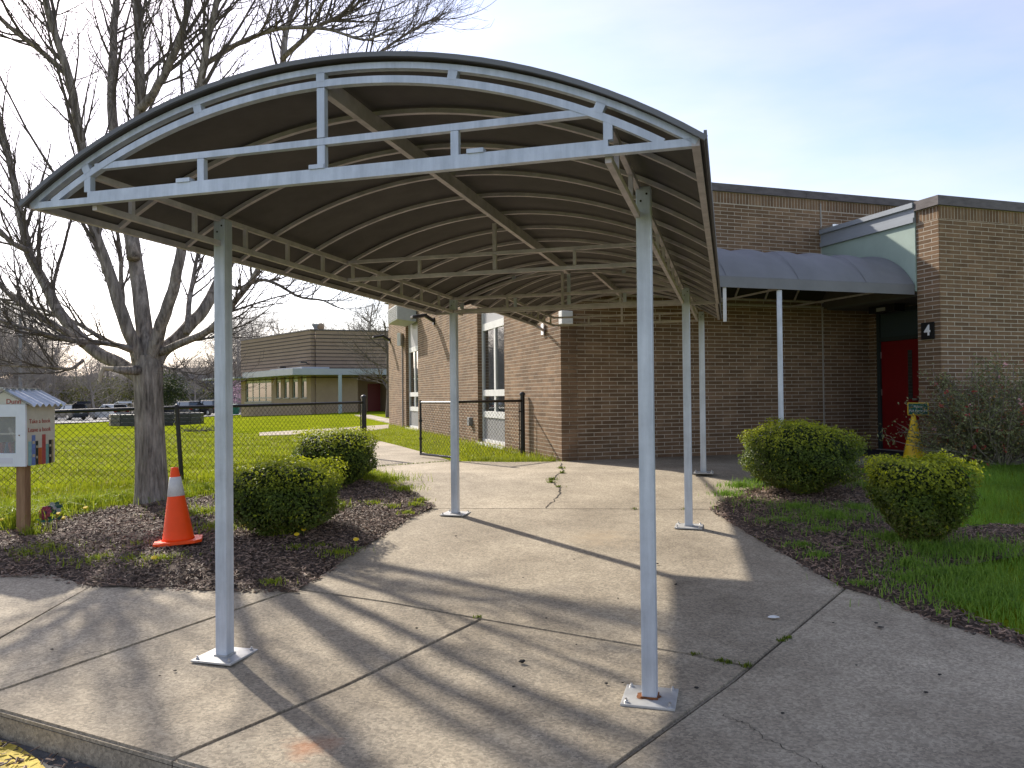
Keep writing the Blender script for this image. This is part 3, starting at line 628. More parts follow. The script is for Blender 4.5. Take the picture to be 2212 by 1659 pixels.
# front and rear double arches
for a, rear in ((aF+.016, 0), (aB-.016, 1)):
    n_ = 'front' if not rear else 'rear'
    MB().sweep([K(a, c, z) for c, z in arcpts(cc, hf, rs, ze+.012, 48)], AX, .034, .026).build('outer_arch', m_steel2 if rear else m_steel, can)
    R0 = (hf*hf+rs*rs)/(2*rs); zq = ze+.012+rs-R0; ip = [(cc+c, zq+math.sqrt((R0-.058)**2-c*c)) for c in np.linspace(-1.50, 1.50, 61)]; ip = [(c, z) for c, z in ip if z > ze+.018]
    MB().sweep([K(a, c, z) for c, z in ip], AX, .032, .030).build('inner_arch', m_steel2 if rear else m_steel, can)
    MB().beam(K(a, cc-hf+.02, ze+.012), K(a, cc+hf-.02, ze+.012), .034, .030).build('tie_bar', m_steel2 if rear else m_steel, can)
    MB().beam(K(a+.001, cc-1.24, ze+.0405), K(a+.001, cc+1.24, ze+.0405), .032, .026).build('tie_bar', m_steel2 if rear else m_steel, can)
    zi = lambda c: zq+math.sqrt((R0-.058)**2-(c-cc)**2)
    MB().beam(K(a+.002, cc-1.20, ze+.170), K(a+.002, cc+1.20, ze+.170), .030, .029).build('cross_bar', m_steel2 if rear else m_steel, can)
    for c in (-.61, .61): MB().beam(K(a, cc+c, ze+.0536), K(a, cc+c, ze+.153), .034, .028, AX).build('web_strut', m_steel, can)
    MB().beam(K(a, cc, ze+.0536), K(a, cc, ze+.153), .036, .030, AX).build('king_post', m_steel, can)
    MB().beam(K(a, cc, ze+.187), K(a, cc, zi(cc)-.018), .036, .030, AX).build('king_post', m_steel, can)
    for c in (-1.24, 1.24): MB().beam(K(a, cc+c, ze+.0536), K(a, cc+c, zi(cc+c)-.005), .036, .030, AX).build('web_strut', m_steel, can)
    for c in (-1.26, -.63, 0.0, .61, 1.22):
        zc_ = arc_z(cc, hf, rs, ze+.012, cc+c); R_ = (hf*hf+rs*rs)/(2*rs); nn = Vector(CXv)*(c/R_)+Vector((0, 0, math.sqrt(1-(c/R_)**2)))
        MB().beam(K(a, cc+c, zc_)-nn*.010, K(a, cc+c, zc_)-nn*.050, .040, .034, AX).build('arch_spacer', m_steel, can)
    if not rear:
        for c in (-.70, -.02, .70): MB().beam(K(a-.003, cc+c-.036, ze+.062), K(a-.003, cc+c+.036, ze+.062), .038, .018).build('clip', m_steel, can)
cl, cr_ = cc-1.235, cc+1.235
for c in (cl, cr_): truss_side(can, c, aF+.04, aB-.04, ze-.022+.012, ze+.135, 11)
for a in (5.50,): truss_cross(can, a, cl+.02, cr_-.02, ze-.008, ze+.132, cc, zap-.09)
truss_cross(can, 7.93, cl+.02, cr_-.02, ze-.008, ze+.132, cc, zap-.09)
for a in (3.96, 7.97):
    for c in (cl, cr_):
        cin = c+.055*(1 if c < cc else -1)*-1 if False else c-.058 if c < cc else c+.058
        post(can, a+(.05 if c > cc and a < 5 else 0), c+(.03 if c > cc else -.0), ze+.135, None, rust=(a < 5 and c > cc))
# connecting canopy behind it
cc2, hf2, rs2, ze2, a2, b2 = -1.465, 1.335, .42, 1.03, 8.34, 11.2
con = thing('connecting_canopy', 'narrower arched canopy section joining the front canopy to the shaded brick wall', 'canopy', K(10.95, -.40, FLOOR))
ribs2 = [a2+.02]+[a2+.02+.47*k for k in range(1, 6)]+[b2-.03]
vault(con, a2, b2, cc2, hf2+.016, rs2+.016, ze2+.012, ribs2)
n_c = 33; A1 = arcpts(cc, hf+.016, rs+.016, ze+.02, n_c); A2 = arcpts(cc2, hf2+.016, rs2+.016, ze2+.02, n_c)
MB().add([K(8.315, c, z) for c, z in A1]+[K(8.325, c, z) for c, z in A2], [(i, i+1, n_c+i+1, n_c+i) for i in range(n_c-1)]).build('closure_panel', m_under, con)
for a in ribs2: MB().sweep([K(a, c, z) for c, z in arcpts(cc2, hf2, rs2, ze2+.012, 36)], AX, .025, .022).build('rib', m_steel2, con)
for sg in (-1, 1): MB().beam(K(a2, cc2+sg*(hf2-.005), ze2+.012), K(b2, cc2+sg*(hf2-.005), ze2+.012), .030, .032).build('eave_rail', m_steel2, con)
MB().beam(K(a2+.03, cc2, ze2+rs2-.045), K(b2-.02, cc2, ze2+rs2-.045), .034, .07).build('ridge_beam', m_steel2, con)
for c in (-2.46, -.42): truss_side(con, c, a2-.02, 10.95, ze2-.024, ze2+.090, 7)
truss_cross(con, 10.97, -2.45, -.43, ze2-.024, ze2+.090, cc2, ze2+rs2-.08)
post(con, 11.0, -.365, ze2+.10, FLOOR)
br = Pl(.76, .02, 1.13); st = K(b2-.05, cc2-hf2+.03, ze2+.0)
MB().beam(st, br, .03, .04).build('wall_strut', m_steel2, con)
MB().box(Pl(.76, .03, 1.15), (-SY*.06, CY*.06, 0), (-CY*.012, -SY*.012, 0), (0, 0, .10)).build('wall_bracket', m_silver, con)
# barrel awning along the shaded wall
awn = thing('barrel_awning', 'slate grey barrel awning with a deep valance running along the wall to the red door', 'awning', B(2.75, 2.05, FLOOR))
s0, s1, pc, ph, zv, zu, ar = .12, 5.285, 1.10, 1.06, 1.555, 1.71, .62
def bprof(n=30):
    return [(p, z) for p, z in arcpts(pc, ph, ar, zu, n)]
aribs = [s0+.02+.642*k for k in range(9)]
sv = sorted(set(list(np.linspace(s0, s1, 90))+aribs))
def ask(off, mt, nm):
    vs = []; n = 30
    for s_ in sv:
        d = min(abs(s_-r) for r in aribs)/.32; d = min(1, d)
        for i, (p, z) in enumerate(bprof(n)):
            f = math.sin(math.pi*i/(n-1)); k_ = .042*f*(1-math.cos(math.pi*d))/2
            vs.append(B(s_, p+(p-pc)/ph*off*.9-(p-pc)/ph*k_*.5, z+off*.6-k_))
    m = len(sv); return MB().add(vs, [(j*n+i, j*n+i+1, (j+1)*n+i+1, (j+1)*n+i) for j in range(m-1) for i in range(n-1)]).build(nm, mt, awn, sm=True)
m_lining = mat('dark_lining', (.030, .026, .022), .9)  # blackened version of the underside colour, imitating shade beneath the awning
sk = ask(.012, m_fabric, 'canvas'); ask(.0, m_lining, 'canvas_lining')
bxB(MB(), s0, s1, pc+ph-.004, pc+ph+.012, zv, zu+.006).build('valance', m_fabric, awn)
for s_ in (1.74, 3.02, 4.3): MB().sweep([B(s_+.02, p+(p-pc)/ph*.014, z+.0095) for p, z in bprof(30)[10:]], (CY, SY, 0), .010, .004).build('seam', m_fabric, sk)
def endcap(s_, nm):
    vs = [B(s_, p, z) for p, z in bprof(24)]+[B(s_, pc+ph, zv), B(s_, pc-ph, zv)]
    MB().add(vs, [tuple(range(len(vs)))]).build(nm, m_fabric, awn)
endcap(s0-.004, 'end_panel')
MB().add([B(s1-.012, p, z-.01) for p, z in bprof(24)]+[B(s1-.012, pc+ph-.01, zv), B(s1-.012, pc-ph, zv)], [tuple(range(26))]).build('end_shade_sheet', m_under, awn)  # dark sheet added to imitate the shade inside the awning end
for s_ in aribs[:-1]: MB().sweep([B(s_, p, z-.02) for p, z in arcpts(pc, ph-.02, ar-.02, zu, 24)], (CY, SY, 0), .026, .026).build('rib', m_steel2, awn)
for p in (pc-ph+.03, pc+ph-.03):
    for z in (zv+.02, zv+.12): MB().beam(B(s0, p, z), B(s1, p, z), .028, .028).build('rail', m_steel2, awn)
for s_ in (.8, 2.75, 4.55): MB().beam(B(s_, .05, zv+.022), B(s_, pc+ph-.05, zv+.022), .026, .026).build('cross_tie', m_steel2, awn)
zc_ = FLOOR
pp = MB().box(B(2.75, 2.08, (zv+zc_)/2), Vector(CXv)*.038, Vector(AX)*.038, (0, 0, (zv-zc_)/2)).build('post', m_steel, awn, bevel=.006)
MB().box(B(2.75, 2.08, zc_+.006), Vector(CXv)*.13, Vector(AX)*.13, (0, 0, .006)).build('base_plate', m_plate, pp)
q = B(1.76, 2.12, 0); MB().beam(Vector((q.x, q.y, E+1.05)), Vector((q.x, q.y, E+zv)), .05, .05, AX).build('hanger', m_white, awn)
# ------------------------------------------------------------------ chain-link fence
def zigzag(mb, P0, P1, z0, z1, dia=.085, r=.0030, tall=.04):
    P0, P1 = Vector(P0), Vector(P1); Ln = (P1-P0).length; d = (P1-P0)/Ln; nrm = Vector((-d.y, d.x, 0)); n = int(Ln/(dia/2)); H = z1+tall-z0
    k = int(H/(dia/2)); vs = []; fs = []
    for i in range(0, n, 1):
        ph = i % 2; pts = []
        # each wire runs in a zigzag up the fence
        if i % 2: continue
        for j in range(k+1):
            x = (i+(j % 2))*dia/2; pts.append((x, j*dia/2, .0025*(1 if j % 2 else -1)))
        pts2 = [((i+1-(j % 2))*dia/2+dia/2*0, j*dia/2, -.0025*(1 if j % 2 else -1)) for j in range(k+1)]
        for pl_ in (pts, [(x+dia/2*1, y, o) for x, y, o in pts2]):
            b = len(vs)
            for (x, y, o) in pl_:
                x = min(x, Ln); c = P0+d*x+nrm*o; zb = z0+(0 if y == 0 else 0)
                base = P0.z+(P1.z-P0.z)*x/Ln
                c = Vector((c.x, c.y, base+y))
                vs += [c+Vector((0, 0, r)), c+d*r*.87-Vector((0, 0, r*.5)), c-d*r*.87-Vector((0, 0, r*.5))]
            for j in range(len(pl_)-1):
                for q in range(3): fs.append((b+j*3+q, b+j*3+(q+1) % 3, b+j*3+3+(q+1) % 3, b+j*3+3+q))
    mb.add(vs, fs)
def rod(par, name, a, b, r, m_=None): return MB().tube([a, b], r, 10).build(name, m_ or m_black, par, sm=False)
def fpost(par, p, h, r=.03, lean=(0, 0)):
    b = Vector(p); tp = b+Vector((lean[0], lean[1], h))
    o = MB().tube([b-Vector((0, 0, .05)), tp], r, 12).build('post', m_black, par)
    MB().lathe(tp, [(r*1.25, -.02), (r*1.25, .01), (r*1.05, .03), (r*.5, .045), (.002, .05)], 12).build('cap', m_black, o); return o
def gp(x, y, dz=0): return Vector((x, y, g(x, y)+dz))
FH = 1.0
fen = thing('chain_link_fence', 'long black chain link fence behind the big tree, ending at a round capped post', 'fence', gp(-2.7, 14))
fp = [gp(-13.0, 8.6), gp(-8.6, 9.55), gp(-4.62, 10.75), gp(-2.70, 14.0)]
for i, p in enumerate(fp): fpost(fen, p, FH+(.09 if i == 3 else .0), .045 if i == 3 else .030, lean=(-.07, 0) if i == 2 else (0, 0))
for a, b in zip(fp, fp[1:]):
    ta, tb = a+Vector((0, 0, FH)), b+Vector((0, 0, FH))
    if b is fp[2]: tb = tb+Vector((-.07, 0, 0))
    if a is fp[2]: ta = ta+Vector((-.07, 0, 0))
    rod(fen, 'top_rail', ta, tb, .024); m = MB(); zigzag(m, a+Vector((0, 0, .03)), b+Vector((0, 0, .03)), 0, FH-.03); m.build('wire_mesh', m_black, fen)
rod(fen, 'tension_bar', fp[3]+(fp[2]-fp[3]).normalized()*.09+Vector((0, 0, .05)), fp[3]+(fp[2]-fp[3]).normalized()*.09+Vector((0, 0, FH)), .009)
for z in (.25, .55, .85): MB().lathe(fp[3]+Vector((0, 0, z)), [(.047, -.012), (.052, -.012), (.052, .012), (.047, .012)], 14).build('band', m_black, fen)
fn2 = thing('chain_link_fence', 'short black chain link fence panel between the gate and the sunlit brick wall', 'fence', B(-.07, -1.75, FLOOR))
h0 = B(-1.62, -.72, FLOOR); h1 = B(-.09, -1.72, FLOOR)
fpost(fn2, h0, FH+.08, .04); fpost(fn2, h1, FH+.12, .045); up = lambda v, z: v+Vector((0, 0, z))
rod(fn2, 'top_rail', up(h0, FH), up(h1, FH), .024); m = MB(); zigzag(m, up(h0, .03), up(h1, .03), 0, FH-.03); m.build('wire_mesh', m_black, fn2)
d_ = (h0-h1).normalized(); rod(fn2, 'tension_bar', up(h1+d_*.10, .03), up(h1+d_*.10, FH), .009)
for z in (.1, .45, .8): rod(fn2, 'band', up(h1, z), up(h1+d_*.11, z), .012)
gt = thing('chain_link_gate', 'narrow black chain link gate leaf standing open beside the concrete path', 'gate', gp(-1.30, 13.5))
q0 = at(909, 984, 13.9); q0.z = g(q0.x, q0.y)+.04; q1 = Vector((h0.x-.07, h0.y+.12, q0.z-.0)); dn = (q1-q0).normalized()
for p in (q0, q1): rod(gt, 'stile', p, up(p, .99), .021)
for z in (.02, .95): rod(gt, 'rail', up(q0, z), up(q1, z), .021)
m = MB(); zigzag(m, up(q0, .02), up(q1, .02), 0, .90, tall=.03); m.build('wire_mesh', m_black, gt)
for z in (.30, .62): MB().lathe(up(q0, z), [(.023, -.02), (.032, -.02), (.032, .02), (.023, .02)], 12).build('latch_collar', m_black, gt)
for z in (.15, .80): rod(gt, 'hinge', up(q1, z), up(h0, z), .014)
# ------------------------------------------------------------------ the big bare tree
def wander(p, d, Ln, r0, r1, n, wob, trop):
    pts = [Vector(p)]; rad = [r0]; d = Vector(d).normalized()
    for i in range(n):
        d = (d+Vector((random.gauss(0, wob), random.gauss(0, wob), random.gauss(0, wob)+trop))).normalized(); pts.append(pts[-1]+d*Ln/n); rad.append(r0+(r1-r0)*(i+1)/n)
    return pts, rad
def kids(pts, rad, mb, level, n, Ls, ang, cfg, f0=.15):
    for k in range(n):
        f = f0+(1-f0)*(k+random.random())/n; x = f*(len(pts)-1); i = min(int(x), len(pts)-2); t = x-i
        p = pts[i].lerp(pts[i+1], t); r = rad[i]*(1-t)+rad[i+1]*t; d = (pts[i+1]-pts[i]).normalized()
        o = d.orthogonal().normalized(); o = Matrix.Rotation(random.uniform(0, 6.283), 3, d) @ o; an = random.uniform(ang*.65, ang*1.3)
        d2 = d*math.cos(an)+o*math.sin(an)
        if d2.z < -.25: d2.z *= .3
        Ln = Ls*random.uniform(.55, 1.25)*(1.15-.55*f); rr = min(r*.62, cfg['rmax'][level]); rr = max(rr, cfg['rmin'])
        ns = cfg['seg'][level]; pp, rd_ = wander(p, d2, Ln, rr, max(cfg['rmin']*.6, rr*.25), ns, cfg['wob'], cfg['trop'])
        mb.tube(pp, rd_, cfg['k'][level], cap=False)
        if level < len(cfg['n'])-1: kids(pp, rd_, mb, level+1, max(1, int(cfg['n'][level+1]*min(1.3, Ln/Ls))), cfg['L'][level+1], .75, cfg)
tr = G(329, 1088); TY = tr.y; tree = thing('bare_tree', 'big leafless tree with a thick grey trunk beside the orange cone', 'tree', tr)
mpx = TY/F
def limb(pts, r0, r1, dy):
    n = len(pts); W = [at(u, v, TY+dy*(i/(n-1))) for i, (u, v) in enumerate(pts)]
    # resample with a little wobble
    out_ = []; 
    for a, b in zip(W, W[1:]):
        for j in range(4): out_.append(a.lerp(b, j/4)+Vector((random.gauss(0, .008), random.gauss(0, .01), random.gauss(0, .008))))
    out_.append(W[-1]); m = len(out_)
    # smooth once
    out_ = [out_[0]]+[(out_[i-1]+out_[i]*2+out_[i+1])/4 for i in range(1, m-1)]+[out_[-1]]
    return out_, [(r0+(r1-r0)*(i/(m-1)))*mpx for i in range(m)]
tk = MB(); tw = MB(); random.seed(21)
# trunk with root flare, slightly fluted
prof = [(1105, 46), (1085, 36.5), (1060, 33), (1000, 30.5), (930, 29), (860, 28.5), (825, 29.5), (795, 30.5), (768, 25)]
n_ = 26; vs = []; fs = []
for j, (v, r) in enumerate(prof):
    u = 329-(1105-v)*.028; c = at(u, v, TY)
    if j == 0: c.z = tr.z-.06
    for i in range(n_):
        a = 2*math.pi*i/n_; rr = r*mpx*(1+.045*math.sin(5*a+j*.4)+.03*math.sin(11*a-j*.7)+random.gauss(0, .010)+(.10*math.sin(4*a) if j == 0 else 0)); vs.append(c+Vector((math.cos(a)*rr, math.sin(a)*rr, 0)))
fs = [(j*n_+i, j*n_+(i+1) % n_, (j+1)*n_+(i+1) % n_, (j+1)*n_+i) for j in range(len(prof)-1) for i in range(n_)]; tk.add(vs, fs)
LIMBS = [
 ([(320, 800), (311, 700), (298, 605), (284, 522), (292, 350), (302, 222), (302, 104), (295, 0), (290, -180), (300, -420)], 19, 6, .6, 22, .9),
 ([(305, 810), (297, 763), (275, 712), (253, 643), (228, 566), (205, 505), (174, 300), (149, 163), (115, 69), (92, -30), (60, -230)], 16, 5, -.9, 20, .9),
 ([(304, 815), (292, 808), (241, 778), (180, 742), (129, 677), (99, 620), (66, 555), (48, 480), (30, 400), (8, 300), (-40, 120), (-80, -80)], 17, 4, .8, 18, .9),
 ([(330, 800), (345, 765), (387, 729), (430, 682), (462, 630), (500, 560), (560, 440), (600, 300), (612, 120), (618, 60), (645, -10), (680, -150)], 17, 4, 1.6, 18, .9),
 ([(325, 790), (338, 725), (357, 678), (378, 613), (391, 555), (415, 330), (434, 191), (448, 87), (469, 0), (500, -200)], 15, 5, -.7, 18, .9),
 ([(290, 560), (268, 420), (243, 267), (243, 139), (250, 40), (262, -120), (258, -330)], 14, 5, 1.2, 14, .9),
 ([(302, 235), (330, 205), (351, 167), (382, 104), (405, 30), (430, -90), (470, -260)], 10, 4, -.5, 12, .8),
 ([(178, 742), (142, 716), (90, 690), (43, 655), (0, 617), (-90, 560), (-180, 480)], 8, 2.5, -1.2, 14, .8),
 ([(300, 770), (275, 748), (193, 738), (129, 731), (60, 712), (0, 690), (-80, 660)], 7, 2, -1.6, 14, .6),
 ([(300, 760), (270, 752), (215, 728), (150, 690), (90, 668), (20, 655), (-60, 620)], 7, 2, 1.4, 12, .7),
 ([(345, 762), (400, 738), (455, 712), (520, 640), (556, 585), (600, 500), (640, 430)], 9, 3, -1.4, 14, .8),
 ([(470, 615), (520, 622), (570, 600), (640, 640), (700, 650), (745, 668)], 5, 1.2, -.9, 12, .5),
 ([(150, 165), (90, 110), (20, 60), (-60, -20), (-140, -120)], 7, 3, -.8, 10, .8),
 ([(268, 700), (262, 640), (262, 560), (250, 460)], 7, 3, .6, 8, .6),
 ([(400, 720), (412, 640), (425, 560), (440, 480)], 7, 3, 1.0, 9, .6),
 ([(60, 540), (30, 530), (-20, 480), (-90, 420)], 7, 3, -.5, 8, .8),
 ([(605, 130), (680, 60), (760, 20), (830, -60)], 6, 2, -.7, 14, .8),
 ([(440, 140), (520, 90), (600, 60), (700, 60), (790, 90), (850, 60)], 6, 1.5, -1.2, 16, .7),
 ([(560, 440), (640, 330), (740, 200), (820, 110), (900, 60), (960, 30)], 6, 1.5, .4, 16, .7),
 ([(180, 778), (150, 800), (90, 792), (0, 788), (-60, 790)], 4, 1.5, -1.0, 8, .5),
 ([(348, 790), (390, 800), (440, 840), (470, 850)], 3, 1, -.4, 6, .35),
]
cfg = dict(rmax=[.014, .0062, .0032], rmin=.0022, seg=[6, 5, 3], wob=.10, trop=.11, k=[5, 4, 3], n=[0, 8, 5], L=[0, .60, .24])
cfgB = dict(rmax=[.024, .010, .0050, .0028], rmin=.0022, seg=[9, 6, 4, 3], wob=.07, trop=.08, k=[6, 4, 3, 3], n=[0, 6, 4, 3], L=[0, .62, .34, .18])
for i, (pts, r0, r1, dy, nk, Lk) in enumerate(LIMBS):
    pp, rd_ = limb(pts, r0, r1, dy); tk.tube(pp, rd_, 10 if i < 6 else 7)
    kids(pp, rd_, tw, 0, int(nk*(1.8 if i < 7 or i > 15 else 1.3)), Lk*1.2, .62, cfg, f0=.42 if i < 6 else .18)
    if i in (0, 1, 2, 3, 4, 5, 6, 12, 16, 18):
        kids(pp, rd_, tw, 0, 6 if i < 7 else 4, 2.1, .45, cfgB, f0=.35)
# broken stub with bare pale wood
tk.tube([at(300, 800, TY-.15), at(262, 800, TY-.3), at(244, 797, TY-.36)], [.06, .045, .03], 8)
tk.build('trunk', m_bark, tree, sm=True); tw.build('crown', m_twig, tree)
MB().tube([at(246, 797, TY-.35), at(224, 795, TY-.4), at(218, 808, TY-.42), at(216, 826, TY-.42)], [.03, .03, .026, .012], 8).build('broken_branch', mat('bare_wood', (.42, .36, .28), .8, var=.2, scale=12), tree)
# ------------------------------------------------------------------ clipped box shrubs
def leaf_arrays(C, N, size, rngv):
    n = len(C); N = N/np.linalg.norm(N, axis=1)[:, None]; a = rng.normal(size=(n, 3)); T = a-(a*N).sum(1)[:, None]*N; T /= np.linalg.norm(T, axis=1)[:, None]; Sd = np.cross(N, T)
    s = size*rng.uniform(.7, 1.25, n)[:, None]; w_ = s*rngv
    v = np.stack([C-T*s*.5, C+Sd*w_*.5+N*s*.10, C+T*s*.6, C-Sd*w_*.5+N*s*.10], 1).reshape(-1, 3); o = np.arange(n)[:, None]*4
    return v, np.concatenate([o+np.array([0, 1, 2]), o+np.array([0, 2, 3])])
def shrub(name, label, u, vb, vt, u0, u1, taper=.0, n=15000, group='clipped box shrubs', depth=1.0, ex=5.5, brown=.25):
    b = G(u, vb); mpp = b.y/F; hw = (u1-u0)/2*mpp; H = (vb-vt)*mpp; hd = hw*depth; t = thing(name, label, 'shrub', b, group)
    cx = at((u0+u1)/2, vb, b.y).x
    D = rng.normal(size=(n, 3)); D /= np.linalg.norm(D, axis=1)[:, None]
    rr = (np.abs(D)**ex).sum(1)**(-1/ex); lm = 1+.08*np.sin(D[:, 0]*7+u)*np.sin(D[:, 1]*6+2)+.07*np.sin(D[:, 2]*8+D[:, 0]*5+u*.3)+.03*np.sin(D[:, 0]*17)*np.sin(D[:, 2]*15+D[:, 1]*13)
    f = np.where(rng.random(n) < .74, rng.normal(.985, .042, n), rng.uniform(.70, .97, n)); f = np.where((rng.random(n) < .07) & (D[:, 2] > .1), rng.uniform(1.0, 1.13, n), f); zb0 = .10*H; hz = (H-zb0)/2
    Pn = D*(rr*lm*f)[:, None]; zz = (Pn[:, 2]+1)/2; tp = 1-taper*(1-np.clip(zz, 0, 1))**1.3
    tp *= 1-.30*np.clip(.22-zz, 0, 1)/.22
    C = np.stack([cx+Pn[:, 0]*hw*tp, b.y+Pn[:, 1]*hd*tp, b.z+zb0+(Pn[:, 2]+1)*hz], 1)
    N = D*np.array([1, 1, 1.0])+rng.normal(0, .6, (n, 3))+np.array([0, 0, .35])
    v, F_ = leaf_arrays(C, N, .030, .58)
    new = np.clip((zz-.62)/.25, 0, 1)*np.clip((f-.9)/.08, 0, 1)*rng.uniform(.25, 1, n); new = np.maximum(new, (rng.random(n) < .06)*.6)
    old = np.clip((.55-zz)/.5, 0, 1)*brown*rng.uniform(0, 2.0, n)*(rng.random(n) < .6)
    c = np.array([.105, .155, .020])[None]*rng.uniform(.65, 1.35, n)[:, None]
    c = c*(1-new[:, None])+np.array([.50, .53, .02])[None]*new[:, None]*rng.uniform(.8, 1.15, n)[:, None]  # yellow green new growth, with the sunlit glow put into its colour
    old = np.clip(old, 0, .9)[:, None]; c = c*(1-old)+np.array([.20, .145, .055])[None]*old
    fast('foliage', v, F_, m_leaf, t, col=np.repeat(c, 4, 0))
    # dense inner leaves
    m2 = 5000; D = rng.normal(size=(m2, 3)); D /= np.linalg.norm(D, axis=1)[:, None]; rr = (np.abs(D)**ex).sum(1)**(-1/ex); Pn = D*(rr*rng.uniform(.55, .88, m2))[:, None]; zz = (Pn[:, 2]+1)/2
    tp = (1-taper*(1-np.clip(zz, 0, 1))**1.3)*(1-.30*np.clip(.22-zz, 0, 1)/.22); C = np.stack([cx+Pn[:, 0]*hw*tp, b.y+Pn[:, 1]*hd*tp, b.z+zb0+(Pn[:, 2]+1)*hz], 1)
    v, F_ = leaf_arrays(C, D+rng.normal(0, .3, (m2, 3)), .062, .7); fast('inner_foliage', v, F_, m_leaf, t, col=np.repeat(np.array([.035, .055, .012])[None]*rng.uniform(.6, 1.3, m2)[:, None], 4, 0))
    sm_ = MB(); random.seed(int(u))
    for k in range(26):
        a = random.uniform(0, 6.28); q = random.uniform(.2, .8); top = Vector((cx+math.cos(a)*hw*q, b.y+math.sin(a)*hd*q, b.z+H*random.uniform(.45, .8))); bs = Vector((b.x+math.cos(a)*.07, b.y+math.sin(a)*.07, b.z))
        sm_.tube([bs, bs.lerp(top, .45)+Vector((0, 0, .03)), top], [.011, .008, .004], 5, cap=False)
    sm_.build('stems', m_twig, t)
shrub('box_shrub', 'clipped box shrub on the mulch bed next to the orange cone', 610, 1158, 1000, 508, 722, .10, 17000, brown=.35)
shrub('box_shrub', 'clipped box shrub near the fence end post, yellow green on its flat top', 730, 1050, 934, 648, 804, .04, 13000, brown=.12)
shrub('box_shrub', 'wide rounded box shrub in front of the awning post and door mat', 1722, 1074, 915, 1612, 1842, .10, 19000, ex=2.7)
shrub('box_shrub', 'small cup shaped box shrub narrowing to its foot beside the right lawn', 1985, 1190, 996, 1888, 2086, .58, 17000, brown=.45)
# flowering quince against the wing wall
random.seed(5)
qb = B(5.65, 3.35, 0); qb.z = g(qb.x, qb.y)-.02; qn = thing('flowering_shrub', 'loose twiggy shrub with small pink red flowers against the brick wing wall', 'shrub', qb)
qm = MB(); tips = []
for k in range(120):
    a = random.uniform(0, 6.283); el = random.uniform(.35, 1.45); d = Vector((math.cos(a)*math.cos(el)*1.35, math.sin(a)*math.cos(el)*.62, math.sin(el))); st_ = qb+Vector((math.cos(a)*.16, math.sin(a)*.1, 0))
    pp, rd_ = wander(st_, d, random.uniform(1.1, 1.75), .011, .003, 8, .13, .02)
    for q in pp:
        if q.z < qb.z+.02: q.z = qb.z+.03
    # keep it off the wall
    fix = []
    for q in pp:
        dd = (q-B(5.65, 2.70, 0)).dot(Vector((SY, -CY, 0)));
        fix.append(q+Vector((SY, -CY, 0))*max(0, -dd+.05) if dd < .05 else q)
    qm.tube(fix, rd_, 4, cap=False); tips += fix[2:]
    for j in range(7):
        i = random.randint(2, 7); d3 = Vector((random.gauss(0, 1), random.gauss(0, 1)-.3, random.gauss(0, .9))).normalized(); p3, r3 = wander(fix[i], d3, random.uniform(.15, .40), .004, .0015, 3, .2, .05); qm.tube(p3, r3, 3, cap=False); tips += p3[1:]
qm.build('branches', mat('grey_twig', (.19, .165, .14), .8, var=.3, scale=9), qn)
tp_ = np.array([tuple(t) for t in tips]); pick = tp_[rng.integers(0, len(tp_), 24000)]+rng.normal(0, .05, (24000, 3)); wn = np.array([SY, -CY, 0.]); wp = np.array(B(5.65, 2.70, 0)); dd = (pick-wp)@wn; pick = pick[(dd > .02) & (pick[:, 2] > qb.z+.10)]
v, F_ = leaf_arrays(pick, rng.normal(size=(len(pick), 3))+np.array([0, -.3, .6]), .040, .55)
c = np.array([.235, .255, .115])[None]*rng.uniform(.5, 1.5, len(pick))[:, None]; c[rng.random(len(pick)) < .12] *= np.array([1.3, .8, .6])
fast('foliage', v, F_, m_leaf, qn, col=np.repeat(c, 4, 0))
fc = tp_[rng.integers(0, len(tp_), 200)]+rng.normal(0, .02, (200, 3)); fc = fc[((fc-wp)@wn > .15)]
ce = np.repeat(fc, 7, 0)+rng.normal(0, .014, (len(fc)*7, 3)); v, F_ = leaf_arrays(ce, rng.normal(size=(len(ce), 3))+np.array([0, -.8, .5]), .036, .8)
cf = np.repeat(np.where(rng.random(len(fc))[:, None] < .72, np.array([[.50, .10, .09]]), np.array([[.72, .42, .45]])), 7, 0)*rng.uniform(.75, 1.2, len(ce))[:, None]
fast('flowers', v, F_, m_leaf, qn, col=np.repeat(cf, 4, 0))
# ------------------------------------------------------------------ cones
def cone(name, label, cat, base, h, rb, rt, sq, m_body, lean=(0, 0), rot=0):
    t = thing(name, label, cat, base); ax = Vector((lean[0], lean[1], 1)).normalized(); X = Vector((math.cos(rot), math.sin(rot), 0)); X = (X-ax*X.dot(ax)).normalized(); Y = ax.cross(X)
    bb = MB(); b0 = Vector(base)+ax*.004; k = .72
    octo = [(-1, -k), (-k, -1), (k, -1), (1, -k), (1, k), (k, 1), (-k, 1), (-1, k)]
    bb.prism([b0+X*x*sq+Y*y*sq for x, y in octo], ax*.028); bb.build('base', m_body, t, bevel=.006)
    bd = MB(); bd.lathe(b0+ax*.028, [(rb*1.08, 0), (rb, .02), (rt+.004, h-.03), (rt, h-.012), (rt*.6, h-.010), (rt*.6, h-.06)], 32, ax); bo = bd.build('body', m_body, t, sm=True)
    return t, b0, ax, bo
def rad_at(z, h, rb, rt): return rb+(rt+.004-rb)*(z-.02)/(h-.05)
cb = G(386, 1186)+Vector((0, 0, .058)); t, b0, ax, bo = cone('traffic_cone', 'bright orange traffic cone with a white collar on the mulch bed', 'traffic cone', cb, .675, .135, .030, .205, m_orange, lean=(-.06, .02), rot=.35)
